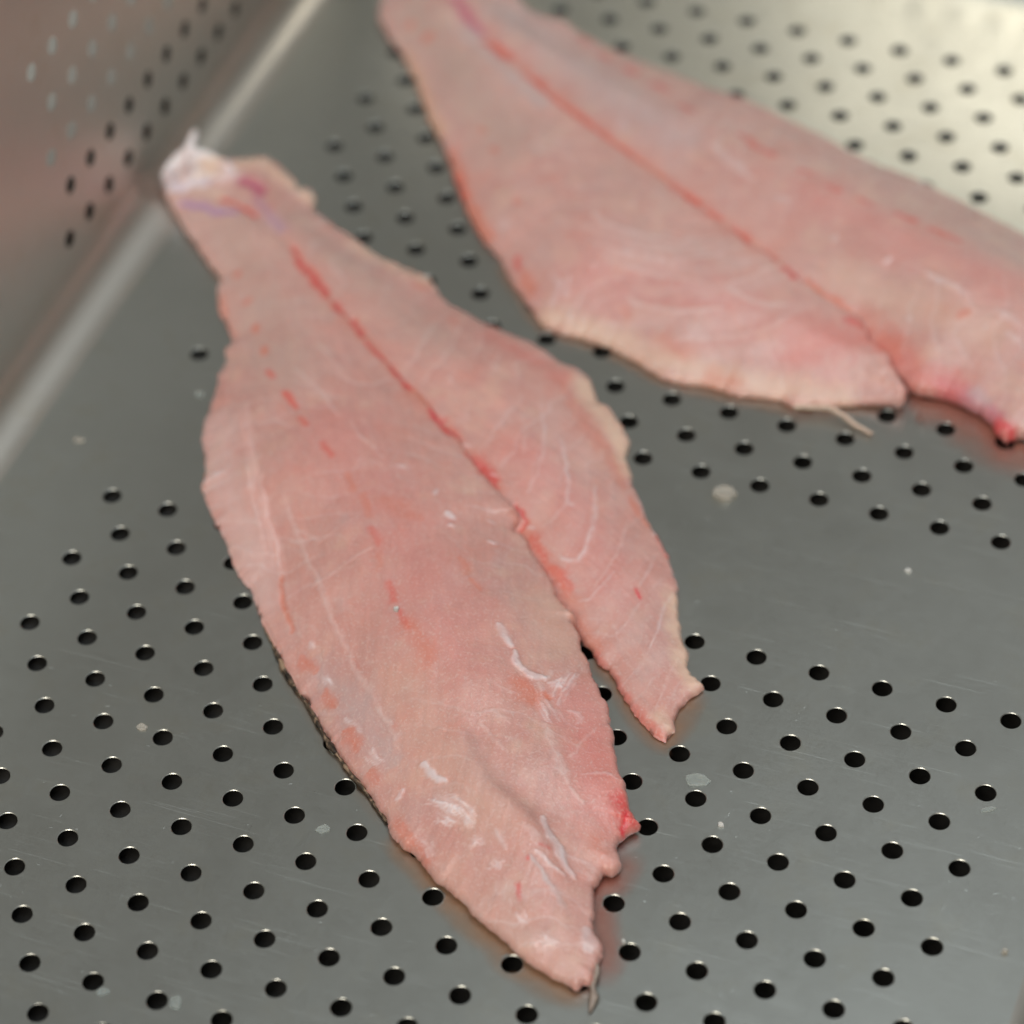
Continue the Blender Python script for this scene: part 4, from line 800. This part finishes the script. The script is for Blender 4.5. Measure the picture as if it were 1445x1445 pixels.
# ================================================================ warm reflections of the flesh, painted as faded films along the edges
HOLE_C = np.array([(-10.0 + i + (.5 if k % 2 else 0), -k * ROW) for k in range(17) for i in range(16 - k % 2)] + [(-10.08 + i + (.5 if k % 2 else 0), 3.59 + k * ROW) for k in range(17) for i in range(16 - k % 2)])
def reflection_film(name, runs, label, seed):
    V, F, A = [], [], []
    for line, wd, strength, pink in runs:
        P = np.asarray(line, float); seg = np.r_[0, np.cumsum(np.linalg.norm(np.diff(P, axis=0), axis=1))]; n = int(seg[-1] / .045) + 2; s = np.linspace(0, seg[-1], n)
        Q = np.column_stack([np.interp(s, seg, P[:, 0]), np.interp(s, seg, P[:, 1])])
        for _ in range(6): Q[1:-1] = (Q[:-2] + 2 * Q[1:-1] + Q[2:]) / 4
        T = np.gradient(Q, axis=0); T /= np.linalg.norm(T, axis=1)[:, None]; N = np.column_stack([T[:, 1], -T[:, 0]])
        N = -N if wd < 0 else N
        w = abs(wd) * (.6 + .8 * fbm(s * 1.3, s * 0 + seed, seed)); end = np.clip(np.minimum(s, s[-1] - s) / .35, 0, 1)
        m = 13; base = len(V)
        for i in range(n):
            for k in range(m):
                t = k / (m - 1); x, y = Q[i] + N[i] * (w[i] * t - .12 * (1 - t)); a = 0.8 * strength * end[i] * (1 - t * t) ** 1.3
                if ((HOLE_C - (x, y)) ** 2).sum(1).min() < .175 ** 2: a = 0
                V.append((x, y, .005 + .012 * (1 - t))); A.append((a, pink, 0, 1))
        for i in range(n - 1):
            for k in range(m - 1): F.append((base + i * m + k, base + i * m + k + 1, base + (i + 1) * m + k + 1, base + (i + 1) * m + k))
    o = mesh_obj(name, V, F, REFLECT_FILM); at = o.data.color_attributes.new('film', 'FLOAT_COLOR', 'POINT'); at.data.foreach_set('color', np.asarray(A, np.float32).ravel())
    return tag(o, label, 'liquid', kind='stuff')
reflection_film('painted_reflection', REFLECT_FRONT, 'thin tan film of painted flesh reflection along the lower edges of the front fillet', 3)
reflection_film('painted_reflection', REFLECT_BACK, 'thin pinkish film of painted flesh reflection along the near edge of the back fillet', 5)

# ================================================================ scraps and scales lying about
def scrap(name, xy, rx, ry, rot, n, mat, label, cat, thick=.03, z=0.004, seed=0, dome=.0):
    rnd = random.Random(seed); c, s = math.cos(rot), math.sin(rot); v, f = [], []
    rim = []
    for k in range(n):
        a = 2 * math.pi * (k + rnd.uniform(-.22, .22)) / n; q = rnd.uniform(.82, 1.12); rim.append((rx * q * math.cos(a), ry * q * math.sin(a)))
    for sc, zz in ((1, 0), (1.0, thick * .55), (.86, thick)):
        for (a, b_) in rim: v.append((xy[0] + (a * c - b_ * s) * sc, xy[1] + (a * s + b_ * c) * sc, z + zz + (rnd.uniform(0, thick * .3) if zz else 0)))
    for r in range(2):
        for k in range(n):
            j = (k + 1) % n; f.append((r * n + k, r * n + j, (r + 1) * n + j, (r + 1) * n + k))
    v.append((xy[0], xy[1], z + thick + dome)); t = len(v) - 1
    for k in range(n): f.append((2 * n + k, 2 * n + (k + 1) % n, t))
    f.append(tuple(range(n - 1, -1, -1)))
    o = mesh_obj(name, v, f, mat, None, (xy[0], xy[1], z), smooth=False); return tag(o, label, cat, 'scraps and scales on the tray')
SCR = (
 ('flesh_scrap', (-0.553, 3.193), .20, .15, .1, 7, SCALE_MILKY, 'squarish pale scrap of fish on bare steel between the two fillets', 'scrap', .10),
 ('fish_scale', (0.907, -2.647), .20, .14, .35, 8, SCALE_CLEAR, 'clear angular fish scale right of the forked fillet, beside a hole', 'scale', .03),
 ('fish_scale', (-7.385, -4.384), .085, .075, .2, 8, SCALE_MILKY, 'small round milky scale among the holes at lower left', 'scale', .03),
 ('fish_scale', (-3.989, -5.315), .11, .10, .7, 6, SCALE_CLEAR, 'faint clear scale left of the front fillet near its lower edge', 'scale', .025),
 ('fish_scale', (-4.727, -8.873), .10, .13, .2, 8, SCALE_CLEAR, 'clear oval scale touching a hole at the bottom left', 'scale', .03),
 ('flesh_scrap', (1.506, -3.340), .055, .04, -.3, 6, SCRAP_WHITE, 'tiny white scrap below the clear angular scale', 'scrap', .03),
 ('flesh_scrap', (-11.088, 1.003), .095, .05, .1, 7, SCALE_MILKY, 'pale scrap on bare steel beside the left wall bend', 'scrap', .03),
 ('fish_scale', (-9.645, 2.665), .09, .07, .1, 7, SCALE_CLEAR, 'blurred faint scale below the lone hole left of the front fillet', 'scale', .03),
 ('flesh_scrap', (2.701, 2.505), .06, .045, 0, 6, SCRAP_WHITE, 'tiny white speck on the bare steel at the right', 'scrap', .03),
 ('fish_scale', (-4.469, -3.833), .12, .06, -.8, 7, SCALE_CLEAR, 'clear sliver of scale against the dark skin edge of the front fillet', 'scale', .03),
 ('fish_scale', (-5.787, -9.035), .11, .08, .3, 7, SCALE_CLEAR, 'barely visible clear smear of scale at the very bottom left', 'scale', .02),
 ('fish_scale', (5.121, -1.786), .13, .05, .6, 7, SCALE_CLEAR, 'thin clear scale near the holes by the right edge', 'scale', .02),
 ('flesh_scrap', (5.992, -4.232), .05, .045, .6, 6, SCALE_MILKY, 'small beige crumb beside the right wall bend', 'scrap', .06),
 ('flesh_scrap', (0.867, -5.824), .03, .05, .6, 5, SCRAP_WHITE, 'tiny white fleck on a hole rim by the pointed tip of the front fillet', 'scrap', .05))
for i, (n_, xy, rx, ry, rot, n, mt, lab, cat, th) in enumerate(SCR): scrap(n_, xy, rx, ry, rot, n, mt, lab, cat, th, seed=i)
pz_ = float(lm.z(np.array([[-4.272, -1.61]]))[0])
scrap('bone_crumb', (-4.272, -1.61), .045, .04, .3, 6, SCRAP_WHITE, 'tiny bright white crumb lying on the flesh of the front fillet', 'crumb', .06, pz_ - .01, 77)
